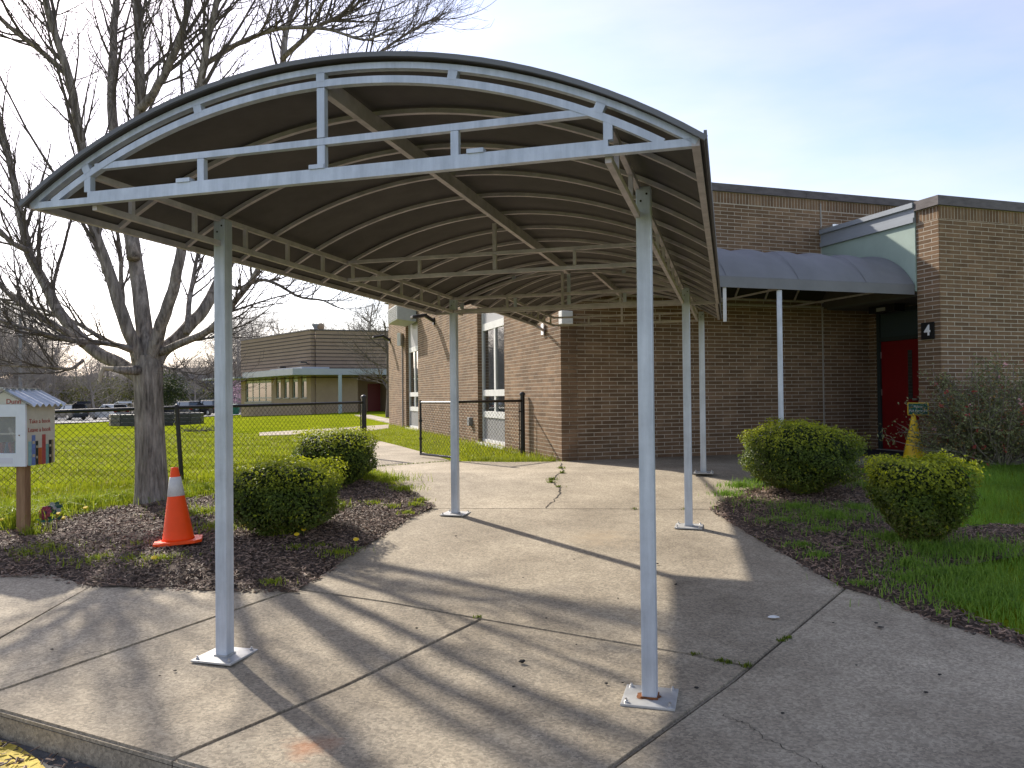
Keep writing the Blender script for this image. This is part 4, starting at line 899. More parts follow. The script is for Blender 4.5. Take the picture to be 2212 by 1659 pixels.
z0, z1 = .40, .575; MB().lathe(b0+ax*.028, [(rad_at(z0, .675, .135, .03)+.0015, z0), (rad_at(z0, .675, .135, .03)+.004, z0+.002), (rad_at(z1, .675, .135, .03)+.004, z1-.002), (rad_at(z1, .675, .135, .03)+.0015, z1)], 32, ax).build('collar', m_refl, bo, sm=True)
yb = at(1975, 992, 12.05); yb.z = E+FLOOR; t, b0, ax, bo = cone('warning_cone', 'yellow cone carrying a green and yellow sign beside the door alcove', 'cone', yb, .70, .165, .030, .185, m_yellow, rot=.2)
MB().box(b0+Vector((0, 0, .006)), (.19, .02, 0), (-.02, .19, 0), (0, 0, .006)).build('rubber_foot', m_black, t)
for (z, a0, ln) in ((.265, -1.95, .30), (.225, -2.2, .5), (.235, -1.45, .22)):
    mk = MB(); r = rad_at(z, .70, .165, .03)+.002; seg = []
    for i in range(7):
        a = a0+ln*i/6; seg.append((a, random.uniform(.003, .010)))
    vs = []
    for a, hh in seg: vs += [b0+Vector((math.cos(a)*(r+.001), math.sin(a)*(r+.001), .028+z-hh)), b0+Vector((math.cos(a)*r, math.sin(a)*r, .028+z+hh))]
    mk.add(vs, [(2*i, 2*i+2, 2*i+3, 2*i+1) for i in range(6)]).build('worn_print', mat('brown_print', (.14, .05, .01), .7), bo)
sg_c = b0+Vector((.065, -.01, .028+.70+.095)); fw = Vector((-.25, -1, 0)).normalized(); rt_ = Vector((1, -.25, 0)).normalized()
sg = MB().box(sg_c, rt_*.15, fw*.006, (0, 0, .10)).build('sign_panel', m_yellow, t, bevel=.01)
MB().box(sg_c+fw*.007, rt_*.138, fw*.002, (0, 0, .088)).build('green_face', mat('green_print', (.006, .085, .055), .5), sg)
for i, (tx, dz) in enumerate((('Please', .035), ('Pull Forward', -.03))): text_part(tx, .050, sg_c+fw*.0105+Vector((0, 0, dz)), rt_, (0, 0, 1), mat('white_print', (.65, .68, .62), .5), sg, 'lettering', .0008)
MB().tube([b0+Vector((0, 0, .70)), b0+Vector((.0, 0, .76))], .012, 8).build('stem', m_yellow, t)
# ------------------------------------------------------------------ book box on a post
lb = G(51, 1160); bt = thing('book_box', 'white wooden book exchange box with a corrugated metal roof on a post', 'book box', lb)
ba = math.radians(4); bf = Vector((math.cos(ba), -math.sin(ba), 0)); bd_ = Vector((math.sin(ba), math.cos(ba), 0)); bc = at(57, 1002, lb.y-.12); bw, bdp = .46, .42
zb_, zt_ = E-.64, E-.045
def bb_(x, y, z): return Vector((bc.x, bc.y, 0))+bf*x+bd_*y+Vector((0, 0, z))     # x from right front corner (negative = left), y back
m_wood = mat('treated_post', (.20, .115, .055), .8, var2=(.33, .21, .115), scale=5, stretch=(6, 6, .6), bump=.2)
m_cream = mat('cream_paint', (.55, .53, .43), .6, var=.1, scale=7); m_wht = mat('white_gloss', (.66, .70, .72), .45, var=.05, scale=5)
pc_ = Vector((lb.x, lb.y, 0)); px_ = bf*.0445; py_ = bd_*.0445
MB().box(pc_+Vector((0, 0, (lb.z-.05+zb_)/2)), px_, py_, (0, 0, (zb_-lb.z+.05)/2)).build('post', m_wood, bt, bevel=.004)
cs = None
for xa, xb in ((-bw, -bw+.016), (-.016, 0)):
    sd_ = MB().hexa([bb_(xa+.004, .004, zb_+.002), bb_(xb-.004, .004, zb_+.002), bb_(xb-.004, bdp-.004, zb_+.002), bb_(xa+.004, bdp-.004, zb_+.002), bb_(xa+.004, .004, zt_-.002), bb_(xb-.004, .004, zt_-.002), bb_(xb-.004, bdp-.004, zt_-.002), bb_(xa+.004, bdp-.004, zt_-.002)]).build('side_panel', m_cream, bt)
    for k in range(5):
        za = zb_+(zt_-zb_)*k/5; zc2 = zb_+(zt_-zb_)*(k+1)/5-.004
        MB().hexa([bb_(xa, .0, za), bb_(xb, .0, za), bb_(xb, bdp, za), bb_(xa, bdp, za), bb_(xa, .0, zc2), bb_(xb, .0, zc2), bb_(xb, bdp, zc2), bb_(xa, bdp, zc2)]).build('plank', m_cream, sd_)
cs = sd_
def bbx(mb, x0, x1, y0, y1, z0, z1): return mb.hexa([bb_(x0, y0, z0), bb_(x1, y0, z0), bb_(x1, y1, z0), bb_(x0, y1, z0), bb_(x0, y0, z1), bb_(x1, y0, z1), bb_(x1, y1, z1), bb_(x0, y1, z1)])
m_ = bbx(MB(), -bw+.017, -.017, bdp-.02, bdp-.002, zb_, zt_); bbx(m_, -bw+.017, -.017, .02, bdp-.021, zb_, zb_+.02); bbx(m_, -bw+.017, -.017, .02, bdp-.021, zb_+.30, zb_+.315); m_.build('carcass', m_cream, bt)
fr = MB(); zf0, zf1 = zb_-.01, zt_+.0
bbx(fr, -bw-.01, -bw+.09, -.028, -.002, zf0, zf1); bbx(fr, -.09, .01, -.028, -.002, zf0, zf1); bbx(fr, -bw+.09, -.09, -.028, -.002, zf0, zf0+.13); bbx(fr, -bw+.09, -.09, -.028, -.002, zf1-.12, zf1)
dro = fr.build('door', m_wht, bt, bevel=.002)
gm = bpy.data.materials.new('clear_pane'); gm.use_nodes = True; b_ = gm.node_tree.nodes['Principled BSDF']; b_.inputs['Base Color'].default_value = (.6, .62, .62, 1); b_.inputs['Roughness'].default_value = .03; b_.inputs['Alpha'].default_value = .22
bbx(MB(), -bw+.085, -.085, -.018, -.012, zf0+.125, zf1-.115).build('pane', gm, dro)
bbx(MB(), -.36, -.12, -.031, -.0285, zf0+.03, zf0+.085).build('plaque', mat('plaque', (.6, .62, .66), .4), dro)
bbx(MB(), -.055, -.045, -.036, -.029, zf0+.30, zf0+.31).build('catch', m_rust, dro)
ga = MB().prism([bb_(-bw-.01, -.004, zt_+.002), bb_(.01, -.004, zt_+.002), bb_(-bw/2, -.004, zt_+.125)], bd_*.02).build('gable', m_cream, bt)
m_redp = mat('red_paint', (.34, .045, .03), .7)
text_part('Dunn', .070, bb_(-.125, -.0065, zt_+.028), bf, (0, 0, 1), m_redp, ga, 'lettering', .001)
nd = Vector((-bd_.y, bd_.x, 0))
text_part('Take a book', .062, bb_(.0015, bdp*.46, zt_-.17), bd_, (0, 0, 1), m_redp, cs, 'lettering', .001)
text_part('Leave a book', .062, bb_(.0015, bdp*.45, zt_-.255), bd_, (0, 0, 1), m_redp, cs, 'lettering', .001)
cols = [(.24, .42, .42), (.13, .20, .42), (.02, .03, .025), (.42, .12, .03), (.36, .07, .06), (.16, .33, .30), (.015, .015, .016), (.30, .25, .12)]
hts = [.23, .29, .23, .16, .29, .19, .23, .23]; y_ = .025
for k, (c_, h_) in enumerate(zip(cols, hts)):      # the row of books painted on the side
    wd = (.05, .055, .04, .055, .055, .045, .045, .03)[k]
    bo_ = bbx(MB(), .0005, .0022, y_, y_+wd-.004, zb_-.008, zb_+h_).build('painted_book', mat('book_paint', c_, .6, var=.15, scale=30), cs)
    for q in (.25, .7): bbx(MB(), .0023, .003, y_+.008, y_+wd-.012, zb_+h_*q, zb_+h_*(q+.1)).build('spine_mark', mat('spine_mark', (.45, .40, .28), .6), bo_) if k in (1, 2, 6) else None
    y_ += wd
# books inside
for k, (x, a, c_) in enumerate(((-.34, .1, (.4, .05, .04)), (-.30, -.2, (.05, .1, .2)), (-.24, .25, (.35, .06, .05)), (-.19, .0, (.1, .25, .2)), (-.15, -.15, (.5, .45, .35)), (-.21, .6, (.55, .5, .42)))):
    z_ = zb_+.02 if k < 5 else zb_+.02+.16; mbk = MB().box(bb_(x, .18, z_+.10), bf*.014*math.cos(a)+Vector((0, 0, .014*math.sin(a))), bd_*.07, Vector((0, 0, .1))*math.cos(a)-bf*.1*math.sin(a))
    bk = mbk.build('book', mat('book_cover', c_, .5), None, label=['dark red book leaning on the shelf behind the box door', 'navy book tilted on the shelf behind the box door', 'bright red book leaning right inside the box', 'teal book standing upright inside the box', 'cream book leaning left inside the box', 'cream book lying across the others inside the box'][k], cat='book', group='books in the box')
# corrugated roof
rf = MB(); nr = 44; y0r, y1r = -.05, bdp+.06; 
for sg_ in (-1, 1):
    vs = []; 
    for i in range(nr+1):
        y = y0r+(y1r-y0r)*i/nr; wv = .016*math.cos(i/nr*2*math.pi*6)
        for (x, z) in ((-bw/2, zt_+.145), (-bw/2+sg_*(bw/2+.085), zt_-.015)):
            for th in (0, -.003): vs.append(bb_(x, y, z+wv+th+.004))
    fs = []
    for i in range(nr):
        o = i*4; fs += [(o, o+2, o+6, o+4), (o+1, o+5, o+7, o+3), (o+2, o+3, o+7, o+6)]
    rf.add(vs, fs)
m_zinc = mat('zinc_sheet', (.66, .69, .73), .35, .6, var=.1, scale=12); ro = rf.build('roof', m_zinc, bt, sm=False)
MB().sweep([bb_(-bw/2, y0r-.005, zt_+.163), bb_(-bw/2, y1r+.005, zt_+.163)], bf, .07, .006).build('ridge_cap', m_zinc, ro)
# ------------------------------------------------------------------ metal garden flowers
def metal_flower(label, u, v, Y, petals, cin, cpet, leafc, r=.075, tilt=(-.2, -1, .35)):
    c = at(u, v, Y); b = Vector((c.x+.01, c.y+.02, g(c.x, c.y)+.03)); t = thing('garden_flower', label, 'garden ornament', b, 'metal flowers by the book box')
    MB().tube([b, b.lerp(c, .5)+Vector((.012, 0, 0)), c], .004, 6).build('stalk', m_rust, t)
    n = Vector(tilt).normalized(); X = n.orthogonal().normalized(); Y_ = n.cross(X)
    for k in range(petals):
        a = 2*math.pi*k/petals; d = X*math.cos(a)+Y_*math.sin(a); s_ = n.cross(d); vs = [c+d*.015-s_*.008, c+d*.015+s_*.008, c+d*r*.7+s_*.024+n*.012, c+d*r+s_*.010+n*.006, c+d*r-s_*.010+n*.006, c+d*r*.7-s_*.024+n*.012]
        MB().prism(vs, n*.0015).build('petal', mat('petal', cpet[k % len(cpet)], .5, .3, var=.2, scale=30), t)
    MB().lathe(c, [(.020, 0), (.018, .008), (.008, .014)], 12, n).build('disc', mat('disc', cin, .5, .3), t)
    for sg_ in (-1, 1):
        m = b.lerp(c, .35); d = Vector((sg_*.9, -.3, .35)).normalized(); s_ = d.cross(Vector((0, -1, .4))).normalized(); MB().prism([m, m+d*.05+s_*.02, m+d*.10, m+d*.05-s_*.02], (0, -.0015, .001)).build('leaf', mat('metal_leaf', leafc, .5, .3, var=.2, scale=20), t)
metal_flower('pink metal flower on a stalk behind the book box post', 98, 1108, lb.y+.28, 10, (.06, .05, .07), [(.30, .05, .10), (.24, .03, .07)], (.03, .18, .19))
metal_flower('dark green and white metal flower beside the pink one', 118, 1098, lb.y+.34, 7, (.35, .35, .33), [(.02, .07, .05), (.03, .09, .06), (.30, .32, .30)], (.02, .10, .08), tilt=(.3, -.8, .6))
# ------------------------------------------------------------------ litter and dandelions
m_paper = mat('paper', (.75, .75, .73), .8)
def scrap(label, u, v, r, mt, seed, name='paper_scrap', cat='litter', flat=.25, group='scraps lying on the pavement'):
    random.seed(seed); c = G(u, v)+Vector((0, 0, .006)); bm = bmesh.new(); bmesh.ops.create_icosphere(bm, subdivisions=2, radius=r)
    for q in bm.verts: q.co = Vector((q.co.x*random.uniform(.8, 1.5), q.co.y*random.uniform(.6, 1.0), q.co.z*flat*random.uniform(.4, 1.3)+r*flat))
    o = bmobj(name, bm, mt, None, label=label, cat=cat, group=group); o.location = c
scrap('crumpled white paper scrap on the shaded concrete left of the lawn', 1670, 1337, .032, m_paper, 3)
m_stone = mat('dark_scrap', (.02, .018, .016), .8)
scrap('dark bark chunk on the bare concrete between the two front posts', 1128, 1434, .016, m_stone, 6, 'bark_chunk', flat=.6)
scrap('flat dark bark strip on the shaded slab near the lawn edge', 1902, 1358, .018, m_stone, 9, 'bark_strip')
for i, (u, v) in enumerate([(1800, 1348), (1893, 1357-8), (2030, 1461), (1345, 1478), (1245, 1395), (1180, 1338), (900, 1360), (1310, 1480), (1110, 1487), (1505, 1490), (1335, 1295), (1420, 1220), (1130, 1250), (1390, 1315), (345, 1463), (378, 1452), (112, 1406), (1690, 1545), (1540, 1150), (1240, 1210), (985, 1160), (1850, 1440), (2000, 1500), (1460, 1265)]):
    scrap('tiny dark wood chip blown onto the concrete', u, v, random.uniform(.006, .011), m_stone, 40+i, 'stray_chip', 'wood chip', .5, 'stray wood chips on the concrete')
m_dand = mat('dandelion_yellow', (.80, .55, .02), .7)
dproto = []
def dandelion(u, v, i, lab):
    p = G(u, v)+Vector((0, 0, .05)); t = thing('dandelion', lab, 'flower', p, 'dandelions in the mulch bed'); h = .045+.03*((i*37) % 10)/10
    MB().tube([p-Vector((0, 0, .03)), p+Vector((.005, 0, h))], .003, 5).build('stem', mat('stem_green', (.14, .18, .04), .7), t)
    MB().lathe(p+Vector((.005, 0, h)), [(.006, -.008), (.022, .0), (.026, .006), (.015, .012), (.004, .012)], 14, (.1, -.45, 1)).build('flower_head', m_dand, t)
    for k in range(5):
        a = k*1.25+i; d = Vector((math.cos(a), math.sin(a), .25)); s_ = Vector((-math.sin(a), math.cos(a), 0)); q = p-Vector((0, 0, .02))
        MB().add([q, q+d*.05+s_*.012, q+d*.11+Vector((0, 0, -.015)), q+d*.05-s_*.012], [(0, 1, 2), (0, 2, 3)]).build('leaf', mat('dandelion_leaf', (.10, .17, .02), .6), t)
for i, (u, v, lab) in enumerate([(184, 1116+0, 'dandelion beside the metal flowers'), (88, 1128, 'dandelion just right of the book box post'), (125, 1132, 'dandelion below the metal flowers'), (135, 1140, 'dandelion at the rim of the bed below the metal flowers'), (4, 1148, 'dandelion left of the book box post'), (332, 1234, 'dandelion in a grass tuft at the front edge of the bed'), (640, 1178, 'dandelion under the box shrub by the cone'), (655, 1172, 'second dandelion under the box shrub by the cone'), (768, 1193, 'lone dandelion where the bed meets the walkway'), (525, 1160, 'dandelion between the steel post and the box shrub'), (308, 1092, 'dandelion at the foot of the big tree'), (475, 1170, 'dandelion touching the front steel post')]): dandelion(u, v, i, lab)
# ------------------------------------------------------------------ grass
def blades(x, y, z, h, wd, lean, col, name, parent=None, **kw):
    n = len(x); a = rng.uniform(0, 6.283, n); dx, dy = np.cos(a), np.sin(a); ln = np.abs(rng.normal(0, lean, n)); b = rng.uniform(0, 6.283, n); lx, ly = np.cos(b)*ln*h, np.sin(b)*ln*h
    C = np.stack([x, y, z], 1); Sd = np.stack([dx, dy, np.zeros(n)], 1)*(wd/2)[:, None]; M_ = C+np.stack([lx*.35, ly*.35, h*.6], 1); T = C+np.stack([lx, ly, h*(1-.25*ln)], 1)
    V = np.stack([C-Sd, C+Sd, M_+Sd*.75, M_-Sd*.75, T], 1).reshape(-1, 3); o = np.arange(n)[:, None]*5
    return fast(name, V, [o+np.array([0, 1, 2, 3]), o+np.array([3, 2, 4])], m_grass, parent, col=np.repeat(col, 5, 0), kind='stuff', **kw)
def gcol(n, dark=(.050, .100, .010), lite=(.135, .185, .018), f=None):
    f = rng.random(n) if f is None else f; return np.array(dark)[None]*(1-f[:, None])+np.array(lite)[None]*f[:, None]
slabpolys = [p for p in slabs]
def off_paving(x, y, extra=()):
    k = np.ones(len(x), bool)
    for P in list(slabpolys)+list(extra): k &= ~inpoly(x, y, P)
    return k
def in_building(x, y):
    s = (x-C0.x)*CY+(y-C0.y)*SY; p = (x-C0.x)*SY-(y-C0.y)*CY
    return ((s > 0) & (p < 0)) | ((s > 5.32) & (p < 2.65))
# right lawn
n = 120000; x = rng.uniform(2.5, 11, n); y = rng.uniform(4.2, 12.3, n); u_ = 1106+1661*x/y
k = off_paving(x, y, [bedR]) & ~in_building(x, y) & (u_ < 2420); x, y = x[k], y[k]; n = len(x)
bare = np.sin(x*2.3+1)*np.sin(y*1.9+.5)+.6*np.sin(x*5+y*4); k = (bare > -1.45+.5*rng.random(n)) | (y > 8.5); x, y = x[k], y[k]; n = len(x)
c = gcol(n, (.14, .27, .030), (.27, .42, .050)); dry = (np.abs(y-7.25-.1*np.sin(x*3)) < .35) & (x > 4.2) & (rng.random(n) < .75); c[dry] = np.array([.30, .25, .15])*rng.uniform(.6, 1.2, dry.sum())[:, None]
pt = .5+.5*np.sin(x*2.7+y)*np.sin(y*3.3-x*1.2); c *= (.75+.5*pt)[:, None]; h = rng.uniform(.03, .08, n)*(1+.5*(y > 8))*(.6+.8*pt); h[dry] *= .5
blades(x, y, gv(x, y)-.05, h+.03, rng.uniform(.004, .007, n), .55, c, 'lawn_grass')
# left lawn beyond the bed and behind the fence
n = 150000; x = rng.uniform(-13, -1.6, n); y = 8.2+16*rng.random(n)**1.6; u_ = 1106+1661*x/y; k = (u_ > -60) & off_paving(x, y, [bedL]) & ~in_building(x, y); x, y = x[k], y[k]; n = len(x)
c = gcol(n, (.20, .26, .012), (.36, .39, .024)); fence_d = np.full(n, 9.)
for a, b in zip(fp, fp[1:]):
    ab = np.array((b-a)[:2]); t_ = np.clip(((x-a.x)*ab[0]+(y-a.y)*ab[1])/(ab@ab), 0, 1); fence_d = np.minimum(fence_d, np.hypot(x-a.x-t_*ab[0], y-a.y-t_*ab[1]))
pt = .5+.5*np.sin(x*1.7+.8*np.sin(y*2.1))*np.sin(y*2.9+x*.6); c *= (.72+.42*pt+.12*np.sin(x*.5*7+y*9))[:, None]; dd_ = rng.random(n) < .06; c[dd_] = np.array([.34, .29, .13]); h = rng.uniform(.025, .05, n)*(.7+.6*pt)+.10*np.clip(1-fence_d/.55, 0, 1)*rng.random(n)+.05*(y < 10)*rng.random(n)
blades(x, y, gv(x, y)-.05, h+.04, rng.uniform(.006, .010, n)*(y/10), .5, c, 'lawn_grass')
# strip beside the sunlit wall and tall weeds along it
n = 26000; s = -rng.uniform(0, 3.0, n); p = -rng.uniform(-.3, 17, n)**1.0; x = C0.x+s*CY+p*SY; y = C0.y+s*SY-p*CY; k = off_paving(x, y); x, y, s = x[k], y[k], s[k]; n = len(x)
h = rng.uniform(.02, .05, n)+.16*np.exp(s*3.0)*rng.random(n); c = gcol(n, (.20, .25, .012), (.38, .40, .03)); blades(x, y, gv(x, y)-.05, h+.045, rng.uniform(.008, .014, n), .6, c, 'lawn_grass')
# tufts and weeds in the beds and joints
def tufts(lst, name, lift, col0=(.075, .135, .014), col1=(.18, .23, .025)):
    X, Y, Hh, Cc = [], [], [], []
    for (u, v, r, k, hh) in lst:
        P = G(u, v); a = rng.uniform(0, 6.28, k); k = int(k*(1.7 if lift > .01 else 1)); a = rng.uniform(0, 6.28, k); q = np.abs(rng.normal(0, r*1.15, k)); X.append(P.x+np.cos(a)*q*1.5); Y.append(P.y+np.sin(a)*q); Hh.append(rng.uniform(.45, 1, k)*hh); Cc.append(gcol(k, col0, col1))
    x, y, h = map(np.concatenate, (X, Y, Hh)); blades(x, y, gv(x, y)+lift, h*1.15, rng.uniform(.005, .010, len(x)), .75, np.concatenate(Cc), name)
tl = [(50, 1210, .12, 160, .06), (110, 1195, .12, 120, .06), (215, 1222, .10, 150, .06), (280, 1222, .06, 50, .05), (350, 1225, .10, 160, .07), (440, 1120, .16, 260, .10), (520, 1075, .22, 420, .11), (440, 1065, .2, 300, .10), (470, 1155, .1, 160, .10), (600, 1165, .06, 190, .24), (620, 1168, .05, 120, .18), (690, 1192, .05, 50, .05), (740, 1105, .05, 50, .09), (805, 1098, .05, 60, .06), (845, 1105, .05, 60, .05), (870, 1065, .10, 180, .07), (800, 1040, .18, 420, .10), (850, 1045, .12, 220, .08), (895, 1100, .05, 70, .05), (880, 1118, .04, 50, .04), (910, 1090, .04, 60, .05), (300, 1190, .05, 40, .06), (20, 1135, .16, 320, .26), (45, 1150, .06, 160, .30), (72, 1165, .05, 60, .12), (150, 1120, .1, 80, .06), (640, 1195, .05, 40, .05), (735, 1205, .08, 110, .04), (590, 1272, .04, 60, .04), (180, 1095, .25, 400, .12), (260, 1085, .2, 300, .12), (120, 1100, .2, 300, .14), (360, 1080, .15, 200, .1)]
tufts(tl, 'weeds', .045, (.16, .24, .014), (.34, .38, .03))
tr_ = [(1600, 1060, .10, 260, .08), (1570, 1078, .08, 200, .07), (1640, 1050, .10, 200, .08), (1625, 1095, .12, 120, .05), (1720, 1110, .16, 420, .09), (1790, 1130, .18, 520, .10), (1690, 1140, .10, 200, .07), (1770, 1160, .10, 150, .07), (1850, 1110, .12, 200, .08), (1900, 1060, .16, 400, .10), (1880, 1030, .10, 200, .08), (1930, 1180, .12, 300, .10), (2000, 1205, .16, 420, .12), (1960, 1235, .10, 200, .08), (1735, 1190, .07, 100, .05), (1830, 1195, .08, 80, .03), (1960, 1265, .10, 160, .06), (1860, 1275, .06, 80, .04), (2080, 1260, .2, 600, .08), (2150, 1300, .25, 800, .08), (2060, 1310, .12, 250, .06), (2120, 1200, .25, 700, .09), (2020, 1255, .10, 160, .06), (1770, 1212, .06, 80, .05)]
tufts(tr_, 'weeds', .045, (.12, .24, .03), (.25, .38, .05))
tj = [(1033, 1334, .012, 30, .022), (1500, 1415, .012, 26, .02), (1560, 1428, .015, 50, .022), (1575, 1432, .012, 40, .022), (1612, 1440, .012, 40, .03), (1690, 1385, .012, 30, .02), (1700, 1378, .012, 30, .02), (1370, 1100, .02, 26, .03), (1480, 1101, .02, 26, .03), (1212, 1012, .02, 70, .04), (1215, 1022, .02, 60, .04), (1192, 1036, .03, 90, .04), (1190, 1042, .02, 70, .04), (1208, 1052, .02, 40, .03)]+[(803+i*9, 1009-i*.68, .02, 12, .03) for i in range(20)]
tufts(tj, 'weeds', .0, (.07, .12, .012), (.19, .23, .02))
tw_ = [(1020+i*11, 996+random.uniform(-4, 2), .10, 90, random.uniform(.06, .16)) for i in range(17)]
tufts(tw_, 'weeds', -.03, (.16, .22, .02), (.36, .38, .03))
# ------------------------------------------------------------------ far wing of the school
fb0 = at(672, 890, 56.0); fb0.z = E+FLOOR; zfl = fb0.z; fl_ = at(521, 890, 66.0); fr_ = at(850, 890, 58.2)
dl = Vector((fl_.x-fb0.x, fl_.y-fb0.y, 0)); LL = dl.length; dl.normalize(); drr = Vector((fr_.x-fb0.x, fr_.y-fb0.y, 0)); LR = drr.length+3; drr.normalize()
nl = Vector((dl.y, -dl.x, 0)); nl = nl if nl.dot(-fb0) > 0 else -nl; nr_ = Vector((drr.y, -drr.x, 0)); nr_ = nr_ if nr_.dot(-fb0) > 0 else -nr_
far = thing('school_wing', 'tan banded school wing beyond the lawn with a pale metal entrance canopy', 'building', fb0)
m_tan = mat('tan_brick', (.29, .215, .145), .9, var2=(.34, .26, .18), scale=1.2, bump=.2, bscale=40); m_tan2 = mat('tan_brick_upper', (.26, .19, .14), .9, var2=(.30, .225, .165), scale=1.2); m_band = mat('dark_band', (.050, .040, .042), .9)
HT = 4.85-FLOOR
def FL(l, o, z): return fb0+dl*l+nl*o+Vector((0, 0, z))
def FR(l, o, z): return fb0+drr*l+nr_*o+Vector((0, 0, z))
def fbx(mb, P, l0, l1, o0, o1, z0, z1): return mb.hexa([P(l0, o0, z0), P(l1, o0, z0), P(l1, o1, z0), P(l0, o1, z0), P(l0, o0, z1), P(l1, o0, z1), P(l1, o1, z1), P(l0, o1, z1)])
def lu(u, P):   # distance along a far wall for a picture column
    lo, hi = -4, 40
    f = lambda l: (lambda q: 1106+F*q.x/q.y)(P(l, 0, 0)); s_ = 1 if f(1) > f(0) else -1
    for _ in range(40):
        m = (lo+hi)/2
        if (f(m)-u)*s_ < 0: lo = m
        else: hi = m
    return lo
ops = [(lu(586, FL), lu(530, FL), .75, 2.75)]+[(lu(b, FL), lu(a, FL), 1.05, 2.75) for a, b in ((596, 606), (613, 624), (631, 643), (650, 662))]
wl = MB(); core(wl, lambda l, o, z: FL(l, o, z-0), 0, LL, -1.2, 3.05, ops, .35); wlo = wl.build('wall', m_tan, far)
fbx(MB(), FL, 0, LL, -.35, 0, 3.052, HT).build('upper_wall', m_tan2, far)
fbx(MB(), FR, .36, 3.4, -.35, 0, -.2, 3.05).build('wall', m_tan, far); fbx(MB(), FR, .36, LR, -.35, 0, 3.052, HT).build('upper_wall', m_tan2, far)
fbx(MB(), FR, 3.42, LR, -3.2, -2.9, -.2, 3.05).build('wall', m_tan, far)
rw = fbx(MB(), FR, LR-3.35, LR-3.05, -2.9, -.05, -.2, 3.05).build('wall', m_tan, far); fbx(MB(), FR, LR-3.04, LR, -.3, .0, .85, 3.05).build('wall', m_tan, far); fbx(MB(), FR, LR-3.04, LR, -.3, .02, -.2, .845).build('plinth', m_band, far)
for k in range(10):
    z = 3.20+k*.271; fbx(MB(), FL, .0, LL+.01, .003, .03, z, z+.055).build('band', m_band, far); fbx(MB(), FR, .0, LR, .003, .03, z, z+.055).build('band', m_band, far)
fbx(MB(), FL, -.06, LL+.06, -.40, .06, HT, HT+.10).build('coping', m_coping, far); fbx(MB(), FR, .07, LR, -.40, .06, HT, HT+.098).build('coping', m_coping, far)
for P, a, b in ((FL, .0, LL), (FR, .02, 3.4)): fbx(MB(), P, a, b, .004, .02, 2.50, 2.57).build('band', m_band, far)
MB().prism([FL(LL-.2, -.36, HT-.5), FL(.4, -.36, HT-.5), FR(LR, -.36, HT-.5), FR(LR, -14, HT-.5), FL(LL-.2, -14, HT-.5)], (0, 0, .1)).build('roof', m_soffit, far)
m_fframe = mat('sage_frame', (.36, .40, .38), .5); m_fglass = mat('dim_glass', (.06, .085, .075), .08, spec=.8)
for i, (a, b, c, d) in enumerate(ops):
    wf = MB()
    for q in ((a, a+.07), (b-.07, b)): fbx(wf, FL, q[0], q[1], -.16, -.10, c, d)
    rows = [c, c+.32, d-.42, d] if i == 0 else [c, d-.45, d]
    for z in rows: fbx(wf, FL, a+.071, b-.071, -.155, -.095, max(c, z-.04), min(d, z+.04))
    nc = 4 if i == 0 else 1; wp_ = (b-a)/nc
    for j in range(1, nc): fbx(wf, FL, a+wp_*j-.04, a+wp_*j+.04, -.15, -.09, c+.041, d-.041)
    wo = wf.build('window', m_fframe, far)
    for j in range(nc):
        for r0, r1 in zip(rows, rows[1:]): fbx(MB(), FL, a+wp_*j+.05, a+wp_*(j+1)-.05, -.14, -.12, r0+.04, r1-.04).build('pane', m_fglass if r1 < d-.1 else m_white, wo)
    fbx(MB(), FL, a-.1, b+.1, -.2, .05, c-(.28 if i == 0 else .08), c-.005).build('sill', mat('pale_sill', (.34, .31, .26), .8), wo)
    fbx(MB(), FL, a, b, -.36, -.34, c, d).build('interior', m_dark, wo)
# entrance canopy of the far wing
l_c = lu(565, FL); zc0, zc1 = 2.66, 3.10
cpl = [FL(l_c, .01, zc0), FL(l_c, 1.6, zc0), fb0+nl*1.6+nr_*1.9+Vector((0, 0, zc0)), FR(LR-3.2, 2.3, zc0), FR(LR-3.2, .01, zc0), fb0+Vector((0, 0, zc0))+nl*.01+nr_*.01]
MB().prism(cpl, (0, 0, zc1-zc0)).build('entrance_canopy', m_fascia, far)
cp2 = [FL(lu(605, FL), .015, zc1+.002), FL(lu(605, FL), .8, zc1+.002), fb0+nl*.8+nr_*.9+Vector((0, 0, zc1+.002)), FR(1.2, .9, zc1+.002), FR(1.2, .015, zc1+.002)]
MB().prism(cp2, (0, 0, .16)).build('canopy_upstand', m_fascia, far)
fbx(MB(), FL, l_c+.02, l_c+7.5, .02, 2.2, zc0-.02, zc0+.12).build('thin_canopy', m_fascia, far)
cpz = at(735, 890, 54.2); MB().tube([Vector((cpz.x, cpz.y, zfl-.1)), Vector((cpz.x, cpz.y, zfl+zc0))], .13, 14).build('column', mat('blue_grey_column', (.30, .36, .37), .5), far)
fbx(MB(), FR, LR-4.4, LR-3.4, -2.895, -2.85, -.1, 2.1).build('door', mat('far_red_door', (.18, .02, .02), .5), far)
for u_, P, zz in ((622, FL, 3.28), (668, FL, 3.52)):
    t = thing('wall_light', 'black floodlight on the banded far wing, ' + ('above the middle of the windows' if u_ < 650 else 'close to the wing corner'), 'light', P(max(.3, lu(u_, P)), .05, zz), 'floodlights on the far wing'); l_ = max(.3, lu(u_, P))
    MB().beam(P(l_, .035, zz), P(l_, .3, zz+.1), .08, .06).build('arm', m_black, t); MB().beam(P(l_, .25, zz+.11), P(l_+.0, .75, zz+.10), .42, .09).build('lamp_head', m_black, t)
